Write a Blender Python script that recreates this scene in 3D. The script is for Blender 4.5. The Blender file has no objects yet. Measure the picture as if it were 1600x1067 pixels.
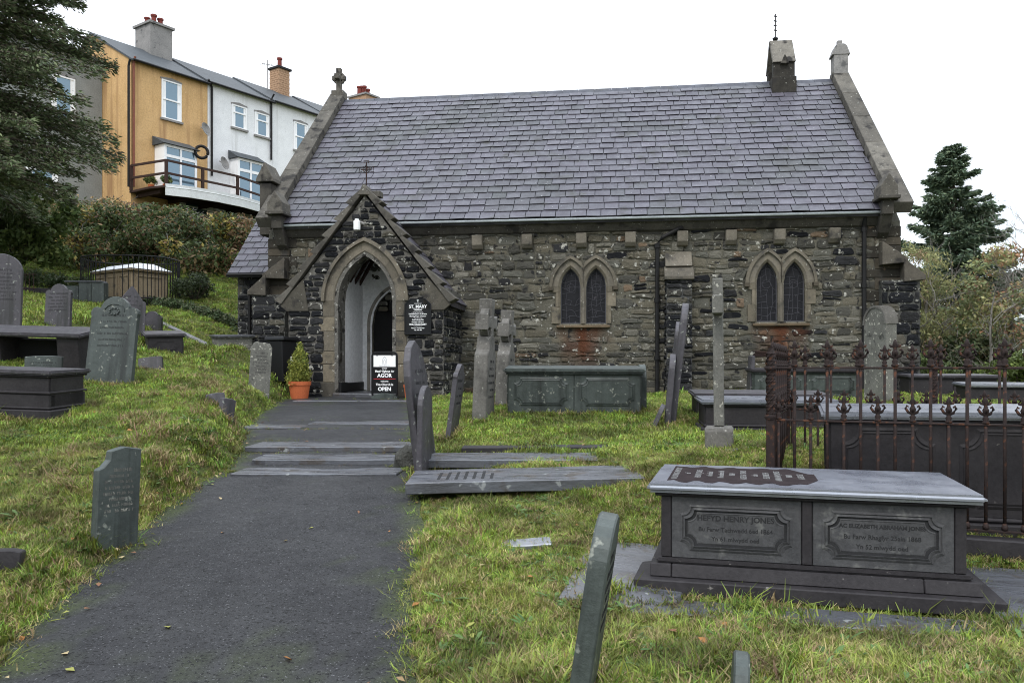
import bpy, bmesh, math, random
import numpy as np
from mathutils import Vector, Matrix, noise as mn
random.seed(7); rng = np.random.default_rng(7)
R = math.radians
sc = bpy.context.scene
C = sc.collection
F = 1290.0; HY = 572.0; EZ = 1.6          # focal length in photo pixels, horizon row, eye height
# ---------------------------------------------------------------- camera
cam = bpy.data.cameras.new('camera'); co = bpy.data.objects.new('camera', cam); C.objects.link(co)
co.location = (0, 0, EZ); co.rotation_euler = (R(90), 0, 0)
cam.sensor_width = 36; cam.lens = 36 * F / 1600; cam.shift_y = (HY - 533.5) / 1600
sc.cycles.filter_width = 1.05 if hasattr(sc, 'cycles') else 0
cam.clip_start = .05; cam.clip_end = 3000; sc.camera = co
# ---------------------------------------------------------------- light
SUN_EL, SUN_AZ = R(48), R(200)
w = bpy.data.worlds.new('World'); sc.world = w; w.use_nodes = True
nt = w.node_tree; nt.nodes.clear()
sky = nt.nodes.new('ShaderNodeTexSky'); sky.sky_type = 'NISHITA'; sky.sun_disc = False
sky.sun_elevation = SUN_EL; sky.sun_rotation = SUN_AZ
bg1 = nt.nodes.new('ShaderNodeBackground'); bg1.inputs[1].default_value = .05
bg2 = nt.nodes.new('ShaderNodeBackground'); bg2.inputs[1].default_value = 1.0
tc = nt.nodes.new('ShaderNodeTexCoord'); nz = nt.nodes.new('ShaderNodeTexNoise'); nz.inputs['Scale'].default_value = 1.6; nz.inputs['Detail'].default_value = 4
cr = nt.nodes.new('ShaderNodeValToRGB'); cr.color_ramp.elements[0].color = (.70, .81, .93, 1); cr.color_ramp.elements[1].color = (1.0, 1.0, 1.0, 1)
cr.color_ramp.elements[0].position = .36; cr.color_ramp.elements[1].position = .56
sx_ = nt.nodes.new('ShaderNodeSeparateXYZ'); nt.links.new(tc.outputs['Generated'], sx_.inputs[0])
mz = nt.nodes.new('ShaderNodeMapRange'); mz.inputs[1].default_value = .3; mz.inputs[2].default_value = 1.0; mz.inputs[3].default_value = .95; mz.inputs[4].default_value = 2.5
nt.links.new(sx_.outputs[2], mz.inputs[0]); nt.links.new(mz.outputs[0], bg2.inputs[1])
ad = nt.nodes.new('ShaderNodeAddShader'); ow = nt.nodes.new('ShaderNodeOutputWorld')
nt.links.new(sky.outputs[0], bg1.inputs[0]); nt.links.new(tc.outputs['Generated'], nz.inputs['Vector'])
nt.links.new(nz.outputs[0], cr.inputs[0]); nt.links.new(cr.outputs[0], bg2.inputs[0])
nt.links.new(bg1.outputs[0], ad.inputs[0]); nt.links.new(bg2.outputs[0], ad.inputs[1]); nt.links.new(ad.outputs[0], ow.inputs[0])
sl = bpy.data.lights.new('sun', 'SUN'); sl.energy = 1.3; sl.angle = R(14); sl.color = (1, .96, .9)
so = bpy.data.objects.new('sun', sl); C.objects.link(so)
# sun high, behind the camera to the left
so.rotation_euler = (R(42), 0, R(-22))
sc.view_settings.view_transform = 'Standard'; sc.view_settings.look = 'None'
sc.view_settings.exposure = 0.3; sc.view_settings.gamma = 1; sc.view_settings.use_curve_mapping = False

# ---------------------------------------------------------------- helpers
def P(px, py, Y): return Vector(((px - 800) * Y / F, Y, EZ + (HY - py) * Y / F))
class MB:
    def __init__(s): s.v = []; s.f = []; s.c = []
    def add(s, vs, fs, col=(1, 1, 1)):
        n = len(s.v); s.v += [tuple(v) for v in vs]; s.f += [tuple(i + n for i in f) for f in fs]
        if col and isinstance(col[0], (tuple, list)): s.c += list(col)
        else: s.c += [col] * len(vs)
        return s
    def box(s, x0, x1, y0, y1, z0, z1, col=(1, 1, 1), M=None):
        vs = [Vector((x, y, z)) for z in (z0, z1) for y in (y0, y1) for x in (x0, x1)]
        if M: vs = [M @ v for v in vs]
        return s.add(vs, [(0, 2, 3, 1), (4, 5, 7, 6), (0, 1, 5, 4), (2, 6, 7, 3), (0, 4, 6, 2), (1, 3, 7, 5)], col)
    def prism(s, poly, y0, y1, col=(1, 1, 1), M=None, axis='y'):
        n = len(poly)
        if axis == 'y': vs = [(p[0], y0, p[1]) for p in poly] + [(p[0], y1, p[1]) for p in poly]
        elif axis == 'x': vs = [(y0, p[0], p[1]) for p in poly] + [(y1, p[0], p[1]) for p in poly]
        else: vs = [(p[0], p[1], y0) for p in poly] + [(p[0], p[1], y1) for p in poly]
        vs = [Vector(v) for v in vs]
        if M: vs = [M @ v for v in vs]
        fs = [tuple(range(n)), tuple(range(2 * n - 1, n - 1, -1))] + [(i, (i + 1) % n, (i + 1) % n + n, i + n) for i in range(n)]
        return s.add(vs, fs, col)
    def strip(s, A, B, y0, y1, closed=False, yb=None, col=(1, 1, 1)):
        """ring between curves A (inner) and B (outer), given as (x,z); front at y0, back at y1"""
        n = len(A); yb = y0 if yb is None else yb
        vs = [(a[0], y0, a[1]) for a in A] + [(b[0], yb, b[1]) for b in B] + [(a[0], y1, a[1]) for a in A] + [(b[0], y1, b[1]) for b in B]
        fs = []
        for i in range(n if closed else n - 1):
            j = (i + 1) % n
            fs += [(i, j, n + j, n + i), (2 * n + i, 3 * n + i, 3 * n + j, 2 * n + j), (i, 2 * n + i, 2 * n + j, j), (n + i, n + j, 3 * n + j, 3 * n + i)]
        if not closed: fs += [(0, n, 3 * n, 2 * n), (n - 1, 3 * n - 1, 4 * n - 1, 2 * n - 1)]
        return s.add(vs, fs, col)
    def tube(s, pts, r, n=6, col=(1, 1, 1), cap=True):
        pts = [Vector(p) for p in pts]; rr = r if isinstance(r, (list, tuple)) else [r] * len(pts); vs = []
        for i, p in enumerate(pts):
            d = (pts[min(i + 1, len(pts) - 1)] - pts[max(i - 1, 0)]).normalized()
            a = Vector((0, 0, 1)) if abs(d.z) < .9 else Vector((1, 0, 0))
            u = d.cross(a).normalized(); v = d.cross(u)
            vs += [p + (u * math.cos(2 * math.pi * k / n) + v * math.sin(2 * math.pi * k / n)) * rr[i] for k in range(n)]
        fs = [(i * n + k, i * n + (k + 1) % n, (i + 1) * n + (k + 1) % n, (i + 1) * n + k) for i in range(len(pts) - 1) for k in range(n)]
        if cap: fs += [tuple(range(n)), tuple(range(len(vs) - 1, len(vs) - n - 1, -1))]
        return s.add(vs, fs, col)
    def lathe(s, prof, n=12, c=(0, 0, 0), col=(1, 1, 1), sy=1):
        vs = [(c[0] + r * math.cos(2 * math.pi * k / n), c[1] + sy * r * math.sin(2 * math.pi * k / n), c[2] + z) for r, z in prof for k in range(n)]
        fs = [(i * n + k, i * n + (k + 1) % n, (i + 1) * n + (k + 1) % n, (i + 1) * n + k) for i in range(len(prof) - 1) for k in range(n)]
        fs += [tuple(range(n)), tuple(range(len(vs) - 1, len(vs) - n - 1, -1))]
        return s.add(vs, fs, col)
    def build(s, name, mat, parent=None, bevel=0, smooth=False, raw=False, kind=None, label=None, seg=1, me_only=False):
        me = bpy.data.meshes.new(name); me.from_pydata(s.v, [], s.f)
        a = me.color_attributes.new('col', 'FLOAT_COLOR', 'POINT')
        arr = np.ones((len(s.v), 4), np.float32); arr[:, :3] = np.array(s.c, np.float32).reshape(-1, 3); a.data.foreach_set('color', arr.ravel())
        if not raw:
            bm = bmesh.new(); bm.from_mesh(me)
            bmesh.ops.remove_doubles(bm, verts=bm.verts, dist=1e-5)
            bmesh.ops.recalc_face_normals(bm, faces=bm.faces)
            if bevel:
                es = [e for e in bm.edges if len(e.link_faces) == 2 and e.calc_face_angle(0) > R(35)]
                bmesh.ops.bevel(bm, geom=es, offset=bevel, segments=seg, affect='EDGES', clamp_overlap=True)
            bm.to_mesh(me); bm.free()
        if smooth:
            me.shade_smooth()
        me.materials.append(mat)
        return me if me_only else link(name, me, parent, kind, label)
def link(name, me, parent=None, kind=None, label=None):
    o = bpy.data.objects.new(name, me); C.objects.link(o)
    if parent: o.parent = parent
    if kind: o['kind'] = kind
    if label: o['label'] = label
    return o
def thing(name, label, cat, loc=(0, 0, 0), rz=0, group=None, rx=0, ry=0):
    o = bpy.data.objects.new(name, None); C.objects.link(o); o.empty_display_size = .2
    o.location = loc; o.rotation_euler = (rx, ry, rz); o['label'] = label; o['category'] = cat
    if group: o['group'] = group
    return o
def tag(o, label, cat, group=None):
    o['label'] = label; o['category'] = cat
    if group: o['group'] = group
    return o
class Frame:
    """upright local frame: x along a facade, y into it, z relative to the eye"""
    def __init__(s, X, Y, ang): s.X, s.Y, s.a = X, Y, ang; s.c, s.s = math.cos(ang), math.sin(ang)
    def uv(s, px, py, t=0):
        a = (px - 800) / F
        u = (a * (s.Y + s.c * t) - s.X + s.s * t) / (s.c - a * s.s)
        Y = s.Y + s.s * u + s.c * t
        return u, (HY - py) / F * Y
    def root(s): return (s.X, s.Y, EZ)

# ---------------------------------------------------------------- materials
def mat(name, A, B=None, scale=4, rough=.8, bump=.3, bscale=40, attr=False, spots=None, metal=0, spec=.16, grain=.4, coord='Object',
        stretch=None, rvar=0, ramp=(.35, .65), spots2=None, rand=0, bdist=.01, streak=None):
    m = bpy.data.materials.new(name); m.use_nodes = True; t = m.node_tree; N = t.nodes; Lk = t.links.new
    b = N['Principled BSDF']; b.inputs['Roughness'].default_value = rough; b.inputs['Metallic'].default_value = metal
    b.inputs['Specular IOR Level'].default_value = spec
    if coord == 'World': g = N.new('ShaderNodeNewGeometry'); vec = g.outputs['Position']
    else: g = N.new('ShaderNodeTexCoord'); vec = g.outputs['Object']
    if stretch:
        mp = N.new('ShaderNodeMapping'); mp.inputs['Scale'].default_value = stretch; Lk(vec, mp.inputs[0]); vec2 = mp.outputs[0]
    else: vec2 = vec
    def noise(sc_, det=5, v=None, rg=.6):
        n = N.new('ShaderNodeTexNoise'); n.inputs['Scale'].default_value = sc_; n.inputs['Detail'].default_value = det; n.inputs['Roughness'].default_value = rg
        Lk(v or vec2, n.inputs['Vector']); return n.outputs[0]
    def ramp_(src, a, b_):
        r = N.new('ShaderNodeMapRange'); r.inputs[1].default_value = a; r.inputs[2].default_value = b_; Lk(src, r.inputs[0]); return r.outputs[0]
    def mix(fac, c1, c2, mode='MIX'):
        x = N.new('ShaderNodeMix'); x.data_type = 'RGBA'; x.blend_type = mode
        for sck, val in ((x.inputs[0], fac), (x.inputs[6], c1), (x.inputs[7], c2)):
            if hasattr(val, 'links') or hasattr(val, 'is_linked'): Lk(val, sck)
            elif isinstance(val, (int, float)): sck.default_value = val
            else: sck.default_value = (*val, 1)
        return x.outputs[2]
    B = B or tuple(x * .7 for x in A)
    col = mix(ramp_(noise(scale), *ramp), A, B)
    col = mix(grain, col, mix(ramp_(noise(scale * 9, 7, rg=.75), .3, .7), tuple(x * .35 for x in A), tuple(min(1, x * 1.45) for x in A)))
    if attr:
        at = N.new('ShaderNodeAttribute'); at.attribute_name = 'col'; col = mix(1.0, col, at.outputs[0], 'MULTIPLY')
    if rand:
        oi = N.new('ShaderNodeObjectInfo'); mr = N.new('ShaderNodeMapRange'); mr.inputs[3].default_value = 1 - rand; mr.inputs[4].default_value = 1 + rand
        Lk(oi.outputs['Random'], mr.inputs[0]); cx = N.new('ShaderNodeCombineColor'); [Lk(mr.outputs[0], cx.inputs[i]) for i in range(3)]
        col = mix(1.0, col, cx.outputs[0], 'MULTIPLY')
    if streak:  # vertical weather streaks (colour, scale, lo, hi)
        mp = N.new('ShaderNodeMapping'); mp.inputs['Scale'].default_value = (1, 1, .08); Lk(vec, mp.inputs[0])
        col = mix(ramp_(noise(streak[1], 4, mp.outputs[0]), streak[2], streak[3]), col, streak[0])
    for sp in (spots, spots2):
        if sp: col = mix(ramp_(noise(sp[1], 3, vec), sp[2], sp[2] + sp[3]), col, sp[0])
    Lk(col, b.inputs['Base Color'])
    if rvar:
        rr = N.new('ShaderNodeMapRange'); rr.inputs[3].default_value = rough - rvar; rr.inputs[4].default_value = rough + rvar
        rr.inputs[1].default_value = .35; rr.inputs[2].default_value = .65
        Lk(noise(scale * 1.7), rr.inputs[0]); Lk(rr.outputs[0], b.inputs['Roughness'])
    if bump:
        n1 = noise(bscale, 6, vec2, .7); bp = N.new('ShaderNodeBump'); bp.inputs['Strength'].default_value = bump; bp.inputs['Distance'].default_value = bdist
        Lk(n1, bp.inputs['Height']); Lk(bp.outputs[0], b.inputs['Normal'])
    return m
def plain(name, col, rough=.5, metal=0, spec=.5):
    m = bpy.data.materials.new(name); m.use_nodes = True; b = m.node_tree.nodes['Principled BSDF']
    b.inputs['Base Color'].default_value = (*col, 1); b.inputs['Roughness'].default_value = rough; b.inputs['Metallic'].default_value = metal
    b.inputs['Specular IOR Level'].default_value = spec; return m
def leafmat(name, attr=True, rand=0, patch=None, trans=.25):
    m = bpy.data.materials.new(name); m.use_nodes = True; t = m.node_tree; N = t.nodes; Lk = t.links.new
    b = N['Principled BSDF']; b.inputs['Roughness'].default_value = .6; b.inputs['Specular IOR Level'].default_value = .25
    at = N.new('ShaderNodeAttribute'); at.attribute_name = 'col'; col = at.outputs[0]
    if rand:
        oi = N.new('ShaderNodeObjectInfo'); hs = N.new('ShaderNodeHueSaturation')
        for k, a_, b_ in (('Hue', .5 - rand * .1, .5 + rand * .035), ('Value', 1 - rand, 1 + rand)):
            mr = N.new('ShaderNodeMapRange'); mr.inputs[3].default_value = a_; mr.inputs[4].default_value = b_
            Lk(oi.outputs['Random'], mr.inputs[0]); Lk(mr.outputs[0], hs.inputs[k])
        Lk(col, hs.inputs['Color']); col = hs.outputs[0]
    if patch:
        g = N.new('ShaderNodeNewGeometry'); n = N.new('ShaderNodeTexNoise'); n.inputs['Scale'].default_value = patch[1]; n.inputs['Detail'].default_value = 4
        n.inputs['Roughness'].default_value = .7
        Lk(g.outputs['Position'], n.inputs['Vector']); mr = N.new('ShaderNodeMapRange'); mr.inputs[1].default_value = .48; mr.inputs[2].default_value = .68; mr.inputs[4].default_value = patch[2]
        Lk(n.outputs[0], mr.inputs[0]); x = N.new('ShaderNodeMix'); x.data_type = 'RGBA'; Lk(mr.outputs[0], x.inputs[0]); Lk(col, x.inputs[6]); x.inputs[7].default_value = (*patch[0], 1); col = x.outputs[2]
        n2 = N.new('ShaderNodeTexNoise'); n2.inputs['Scale'].default_value = 1.9; n2.inputs['Detail'].default_value = 5; Lk(g.outputs['Position'], n2.inputs['Vector']); m2 = N.new('ShaderNodeMapRange'); m2.inputs[1].default_value = .36; m2.inputs[2].default_value = .64; m2.inputs[3].default_value = .5; m2.inputs[4].default_value = 1.3; Lk(n2.outputs[0], m2.inputs[0])
        vm = N.new('ShaderNodeVectorMath'); vm.operation = 'SCALE'; Lk(col, vm.inputs[0]); Lk(m2.outputs[0], vm.inputs['Scale']); col = vm.outputs[0]
    Lk(col, b.inputs['Base Color'])
    tr = N.new('ShaderNodeBsdfTranslucent'); Lk(col, tr.inputs[0]); ms = N.new('ShaderNodeMixShader'); ms.inputs[0].default_value = trans
    Lk(b.outputs[0], ms.inputs[1]); Lk(tr.outputs[0], ms.inputs[2]); Lk(ms.outputs[0], N['Material Output'].inputs[0])
    return m
lich = ((.42, .42, .37), 9, .62, .05)
M_stone = mat('rubble_stone', (1, 1, 1), (.55, .54, .5), 5, .9, 1.0, 34, grain=.7, attr=True, spots=((.44, .43, .38), 6.5, .61, .07), spots2=((.025, .025, .025), 4.5, .60, .07), bdist=.04)
M_mortar = mat('mortar', (1, 1, 1), (.5, .49, .46), 5, .95, 1.0, 35, grain=.75, attr=True, spots=((.42, .41, .37), 9, .61, .06), spots2=((.03, .028, .026), 4.3, .57, .06), bdist=.045)
M_dress = mat('dressed_stone', (.168, .15, .12), (.085, .078, .066), 3, .85, .4, 40, attr=True, spots=((.36, .35, .3), 14, .66, .05), spots2=((.05, .047, .042), 3, .58, .12), rand=.12)
M_coping = mat('coping_stone', (.125, .115, .098), (.05, .047, .042), 3, .88, .6, 30, attr=True, spots=((.36, .36, .32), 17, .66, .06), spots2=((.03, .028, .026), 2.4, .56, .1), rand=.15)
M_slate = mat('roof_slate', (.078, .072, .09), (.055, .052, .065), 2.5, .52, .45, 30, attr=True, grain=.35, spots=((.04, .038, .036), 1.7, .58, .14), spots2=((.36, .36, .36), 14, .70, .03), rvar=.12, spec=.5)
M_grave = mat('grave_slate', (.062, .057, .065), (.028, .026, .03), 2.2, .5, .4, 45, rvar=.14, spots=((.2, .21, .19), 14, .64, .08), streak=((.022, .022, .022), 7, .5, .68), spec=.4)
M_graveg = mat('grave_slate_green', (.058, .07, .064), (.023, .03, .027), 2, .5, .4, 40, rvar=.12, spots=((.2, .21, .18), 13, .63, .08), streak=((.018, .022, .02), 6, .5, .68), spec=.4)
M_gravel = mat('grave_lichen', (.16, .158, .14), (.075, .073, .067), 4, .8, .5, 40, spots=((.36, .35, .3), 16, .6, .06), spots2=((.05, .05, .045), 5, .6, .1))
M_granite = mat('granite', (.145, .137, .125), (.075, .072, .065), 3, .8, .4, 90, spots=((.32, .31, .28), 20, .62, .1), spots2=((.06, .058, .052), 3, .55, .15))
M_wet = mat('wet_slate', (.092, .097, .112), (.034, .031, .033), 2.6, .33, .35, 22, rvar=.2, spots=((.05, .042, .038), 3, .56, .08), spots2=((.22, .23, .23), 7, .64, .06), spec=.7, stretch=(.55, 2.2, 2.2))
M_slab = mat('polished_slab', (.14, .15, .18), (.10, .105, .13), 1.6, .3, .08, 60, rvar=.08, spec=.9, spots=((.25, .25, .24), 30, .76, .02))
M_panel = mat('tomb_panel', (.078, .078, .08), (.04, .04, .043), 3.5, .62, .4, 50, spots=((.125, .125, .12), 9, .6, .12), streak=((.05, .05, .052), 5, .55, .8))
M_tombdark = mat('tomb_purple', (.037, .034, .036), (.02, .018, .02), 3, .55, .25, 45, spots=((.17, .16, .15), 11, .7, .06))
M_carve = mat('carved_shadow', (.032, .032, .034), (.02, .02, .02), 9, .9, 0)
M_carvel = mat('carved_light', (.2, .2, .2), (.12, .12, .12), 9, .8, 0)
for n_ in M_slab.node_tree.nodes:
    if n_.type == 'BSDF_PRINCIPLED': n_.inputs['IOR'].default_value = 1.85
M_rough = mat('worn_lettering_ground', (.034, .026, .027), (.018, .014, .015), 9, .85, .3, 60, spec=.05)
M_asph = mat('asphalt', (.04, .04, .042), (.019, .019, .021), 1.1, .66, 1.0, 90, attr=True, spots=((.13, .13, .135), 66, .62, .07), spots2=((.012, .012, .012), 48, .56, .06), coord='World', bdist=.008, rvar=.12)
M_soil = mat('soil_turf', (.09, .108, .03), (.05, .052, .022), 3, .95, .8, 60, spots=((.13, .10, .05), 5, .55, .1), coord='World', bdist=.03)
M_iron = mat('black_iron', (.012, .012, .013), (.02, .019, .018), 6, .5, .2, 60)
M_rust = mat('rusty_iron', (.03, .02, .018), (.014, .011, .011), 14, .7, .5, 90, spots=((.085, .036, .02), 22, .56, .1))
M_white = mat('white_render', (.78, .79, .8), (.68, .69, .7), 2, .9, .2, 30, streak=((.5, .5, .49), 1.6, .54, .72), spots=((.5, .5, .5), 3, .66, .1))
M_wash = mat('limewash', (.84, .85, .86), (.76, .77, .78), 1.5, .9, .15, 20)
M_yellow = mat('yellow_render', (.60, .39, .19), (.48, .30, .13), 1.2, .9, .3, 25, spots=((.68, .55, .38), 5, .7, .05), streak=((.34, .20, .10), 1.6, .5, .68))
M_greyr = mat('grey_render', (.26, .27, .26), (.2, .21, .2), 1.5, .9, .2, 20)
M_hroof = mat('house_slate', (.07, .078, .085), (.05, .055, .06), 2, .6, .3, 20)
M_upvc = plain('white_frame', (.8, .8, .8), .4)
M_hglass = plain('house_glass', (.16, .24, .30), .05, 0, 1.0); M_hglass.node_tree.nodes['Principled BSDF'].inputs['Metallic'].default_value = .55
M_wood = mat('dark_wood', (.05, .028, .022), (.03, .018, .015), 5, .7, .2, 40)
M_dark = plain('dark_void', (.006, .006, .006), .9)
M_terra = mat('terracotta', (.48, .13, .05), (.4, .1, .04), 5, .7, .1, 40)
M_brick = mat('chimney_brick', (.42, .27, .17), (.3, .19, .12), 6, .9, .3, 30)
M_cement = mat('cement', (.26, .25, .24), (.18, .175, .17), 2, .9, .3, 20, spots=((.1, .1, .1), 3, .6, .1))
M_red = mat('chimney_pot_clay', (.19, .045, .035), (.13, .035, .03), 5, .8, .2, 30)
M_glass = mat('leaded_glass', (.016, .016, .019), (.006, .006, .008), 9, .5, .3, 14, spots=((.07, .065, .075), 8, .64, .06), spec=.15)
M_lead = plain('lead_came', (.07, .07, .08), .6, 0, .2)
M_black = plain('black_paint', (.006, .006, .007), .3, 0, .25)
M_wpaint = plain('white_paint', (.8, .8, .8), .5)
M_redp = plain('red_paint', (.5, .02, .03), .5)
M_gpaint = plain('grey_paint', (.3, .3, .3), .5)
M_bin = plain('bin_plastic', (.009, .009, .010), .45, 0, .25)
M_gutter = mat('gutter_lead', (.33, .36, .37), (.22, .24, .25), 3, .5, .1, 20)
M_bark = mat('bark', (.09, .075, .06), (.05, .04, .033), 8, .9, .6, 30)
M_twig = mat('pale_twig', (.2, .185, .165), (.14, .13, .12), 8, .9, .3, 30)
M_leaf = leafmat('leaf')
M_needle = leafmat('needle', trans=.1)
M_grass = leafmat('grass_blade', rand=.38, patch=((.27, .24, .09), 1.2, .5))
M_weed = leafmat('weed_leaf', rand=.2)
M_wblue = mat('balcony_fascia', (.6, .62, .62), (.5, .5, .5), 3, .6, .1, 20)

# ---------------------------------------------------------------- ground heights
# path: Y, left X, right X, z (relative to the eye)
PATH = [(-6, -1.6, .6, -1.72), (1.5, -2.3, -.25, -1.66), (4.2, -2.72, -.56, -1.6), (7.0, -3.1, -.84, -1.349), (8.75, -3.14, -1.0, -1.18), (9.4, -3.2, -1.1, -1.15),
        (10.2, -3.32, -1.25, -1.075), (11.05, -3.55, -1.35, -.995), (12.3, -3.95, -1.45, -.93), (13.4, -4.2, -1.58, -.89), (17.4, -4.95, -2.1, -.76), (18.3, -5.0, -2.3, -.73), (21.5, -5.0, -2.3, -.68)]
PA = np.array(PATH)
def path_at(Y): return [np.interp(Y, PA[:, 0], PA[:, i]) for i in (1, 2, 3)]
GC = [(0, 1067, 3.9), (0, 880, 5.6), (0, 780, 7.5), (150, 760, 7.8), (250, 740, 8.6), (330, 690, 9.8), (200, 690, 9.8), (50, 665, 10.3), (300, 640, 11.5), (150, 650, 11), (100, 600, 13),
      (250, 600, 13.5), (340, 610, 14.5), (400, 618, 16.5), (425, 610, 18), (300, 556, 19), (255, 557, 17.4), (310, 548, 18.6), (160, 560, 15.5), (60, 530, 16), (90, 515, 18), (200, 500, 20), (240, 520, 20.8),
      (380, 545, 19), (440, 590, 19.5), (380, 530, 23), (330, 500, 24), (205, 475, 26), (320, 470, 27), (60, 440, 28), (320, 425, 31), (100, 415, 31), (0, 402, 31), (0, 350, 36), (200, 348, 38), (350, 352, 40), (260, 335, 50),
      (660, 790, 7.8), (900, 800, 7.2), (1000, 742, 8.0), (820, 710, 9.4), (800, 652, 12), (1000, 652, 11.8), (700, 640, 13.5), (1115, 705, 9), (1050, 670, 11), (640, 700, 10.5), (1000, 950, 5.2), (1575, 985, 4.75), (1265, 972, 4.95), (1300, 900, 6.0),
      (1600, 868, 6.1), (1600, 1067, 3.7), (1000, 1067, 3.8), (700, 1067, 4.05), (700, 900, 5.6), (850, 845, 6.4), (1400, 830, 6.6), (1230, 700, 8.3), (1190, 615, 19.3), (900, 616, 20), (740, 616, 20.5), (1330, 613, 19),
      (1500, 612, 22), (1600, 604, 28), (1600, 596, 40), (1560, 640, 12), (1300, 640, 13), (740, 655, 12)]
gp = [((px - 800) * Y / F, Y, (HY - py) * Y / F) for px, py, Y in GC]
gp += [(0, 0, -1.62), (-4, 1, -1.55), (4, 1, -1.5), (-8, 4, -1.0), (-10, 10, -.1), (-14, 16, 1.5), (-20, 22, 3.2), (-24, 32, 5), (-30, 45, 9.5), (-10, 60, 9), (0, 40, 2.2), (10, 35, -.3), (8, 50, .2), (20, 60, -.6), (12, 20, -.75), (20, 30, -.7), (8, 9, -1.15), (10, 4, -1.3), (-20, 60, 10.5), (1, 26, -.5), (-4, 27, .9)]
for r_ in PATH[1:-1]: gp += [(r_[1], r_[0], r_[3] + .03), (r_[2], r_[0], r_[3] + .02)]
gp = np.array(gp); cc = .35
def phi(r2): return np.sqrt(r2 + cc * cc)
d2 = ((gp[:, None, :2] - gp[None, :, :2]) ** 2).sum(-1)
wts = np.linalg.solve(phi(d2) - np.eye(len(gp)) * .02, gp[:, 2] - gp[:, 2].mean()); gmean = gp[:, 2].mean()
def Gv(x, y, bumps=True):
    x = np.asarray(x, float).ravel(); y = np.asarray(y, float).ravel()
    xc = np.clip(x, -32, 22); yc = np.clip(y, 0, 62); out = np.empty(len(x))
    for i in range(0, len(x), 20000):
        q = phi((xc[i:i + 20000, None] - gp[None, :, 0]) ** 2 + (yc[i:i + 20000, None] - gp[None, :, 1]) ** 2); out[i:i + 20000] = q @ wts + gmean
    if bumps: out += .022 * np.sin(x * 2.9 + 1.3 * np.sin(y * 1.7)) * np.sin(y * 2.3 + np.sin(x * 1.9)) + .012 * np.sin(x * 6.1 + 2 * np.sin(y * 4.1)) * np.sin(y * 5.7 + x)
    l, r, z = path_at(y)
    dl = l - x; out += np.where((dl > 0) & (dl < 3.2), .24 * np.clip(dl / .45, 0, 1) * np.clip(1 - (dl - .45) / 2.7, 0, 1) ** 1.5, 0) * np.clip((y - 6.2) / 1.5, 0, 1) * np.clip((17 - y) / 3, 0, 1)
    edge = .03 * np.sin(y * 2.1) + .012 * np.sin(y * 7.3 + 1)
    d = np.maximum(l + edge - x, x - r - edge)               # distance outside the path
    k = np.clip(d / .3, 0, 1); k = k * k * (3 - 2 * k); use = y < 21.2
    out = np.where(use, (z - .03) * (1 - k) + np.maximum(out, z - .06) * k, out)
    return out + EZ
def G(x, y): return float(Gv([x], [y])[0])
def axis(segs):
    o = []
    for a, b, st in segs: o += list(np.arange(a, b, st))
    return np.array(o + [segs[-1][1]])
xs = axis([(-420, -60, 40), (-60, -24, 3), (-24, -9, .6), (-9, 7, .13), (7, 22, .6), (22, 60, 3), (60, 420, 40)])
ys = axis([(-60, -4, 8), (-4, 2, .6), (2, 16, .13), (16, 34, .45), (34, 70, 2.5), (70, 700, 45)])
XX, YY = np.meshgrid(xs, ys); ZZ = Gv(XX, YY).reshape(XX.shape); nx = len(xs); ny = len(ys)
gm = MB(); gm.v = np.stack([XX.ravel(), YY.ravel(), ZZ.ravel()], 1).tolist(); gm.c = [(1, 1, 1)] * len(gm.v)
gm.f = [(j * nx + i, j * nx + i + 1, (j + 1) * nx + i + 1, (j + 1) * nx + i) for j in range(ny - 1) for i in range(nx - 1)]
gm.build('ground', M_soil, None, smooth=True, raw=True, kind='structure')
# path sheet
pm = MB(); yy = np.concatenate([np.arange(-6, 3, .6), np.arange(3, 21, .12)]); NP = 26
for y in yy:
    l, r, z = path_at(y); e = .03 * math.sin(y * 2.1) + .012 * math.sin(y * 7.3 + 1)
    for i in range(NP + 1):
        f_ = i / NP; x = l - .06 + e + (r - l + .12) * f_; d = min(x - l, r - x)
        n_ = mn.noise(Vector((x * 2.2, y * 2.2, 0))) + .5 * mn.noise(Vector((x * 7, y * 7, 3)))
        k = max(0, min(1, (.17 + .34 * n_ - d) / .2)) * .85
        pm.v.append((x, y, z + EZ + .006 * n_ + .012 * math.sin(f_ * math.pi)))
        k = max(k, max(0, min(.35, (mn.noise(Vector((x * 1.4, y * .8, 11))) + .5 * mn.noise(Vector((x * 8, y * 8, 4))) - .28) * 1.6)))
        pm.c.append((1 + .25 * k, 1 + .6 * k, 1 - .5 * k))
for j in range(len(yy) - 1):
    for i in range(NP): a = j * (NP + 1) + i; pm.f.append((a, a + 1, a + NP + 2, a + NP + 1))
path = pm.build('path', M_asph, None, smooth=True, raw=True, kind='structure')
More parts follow.
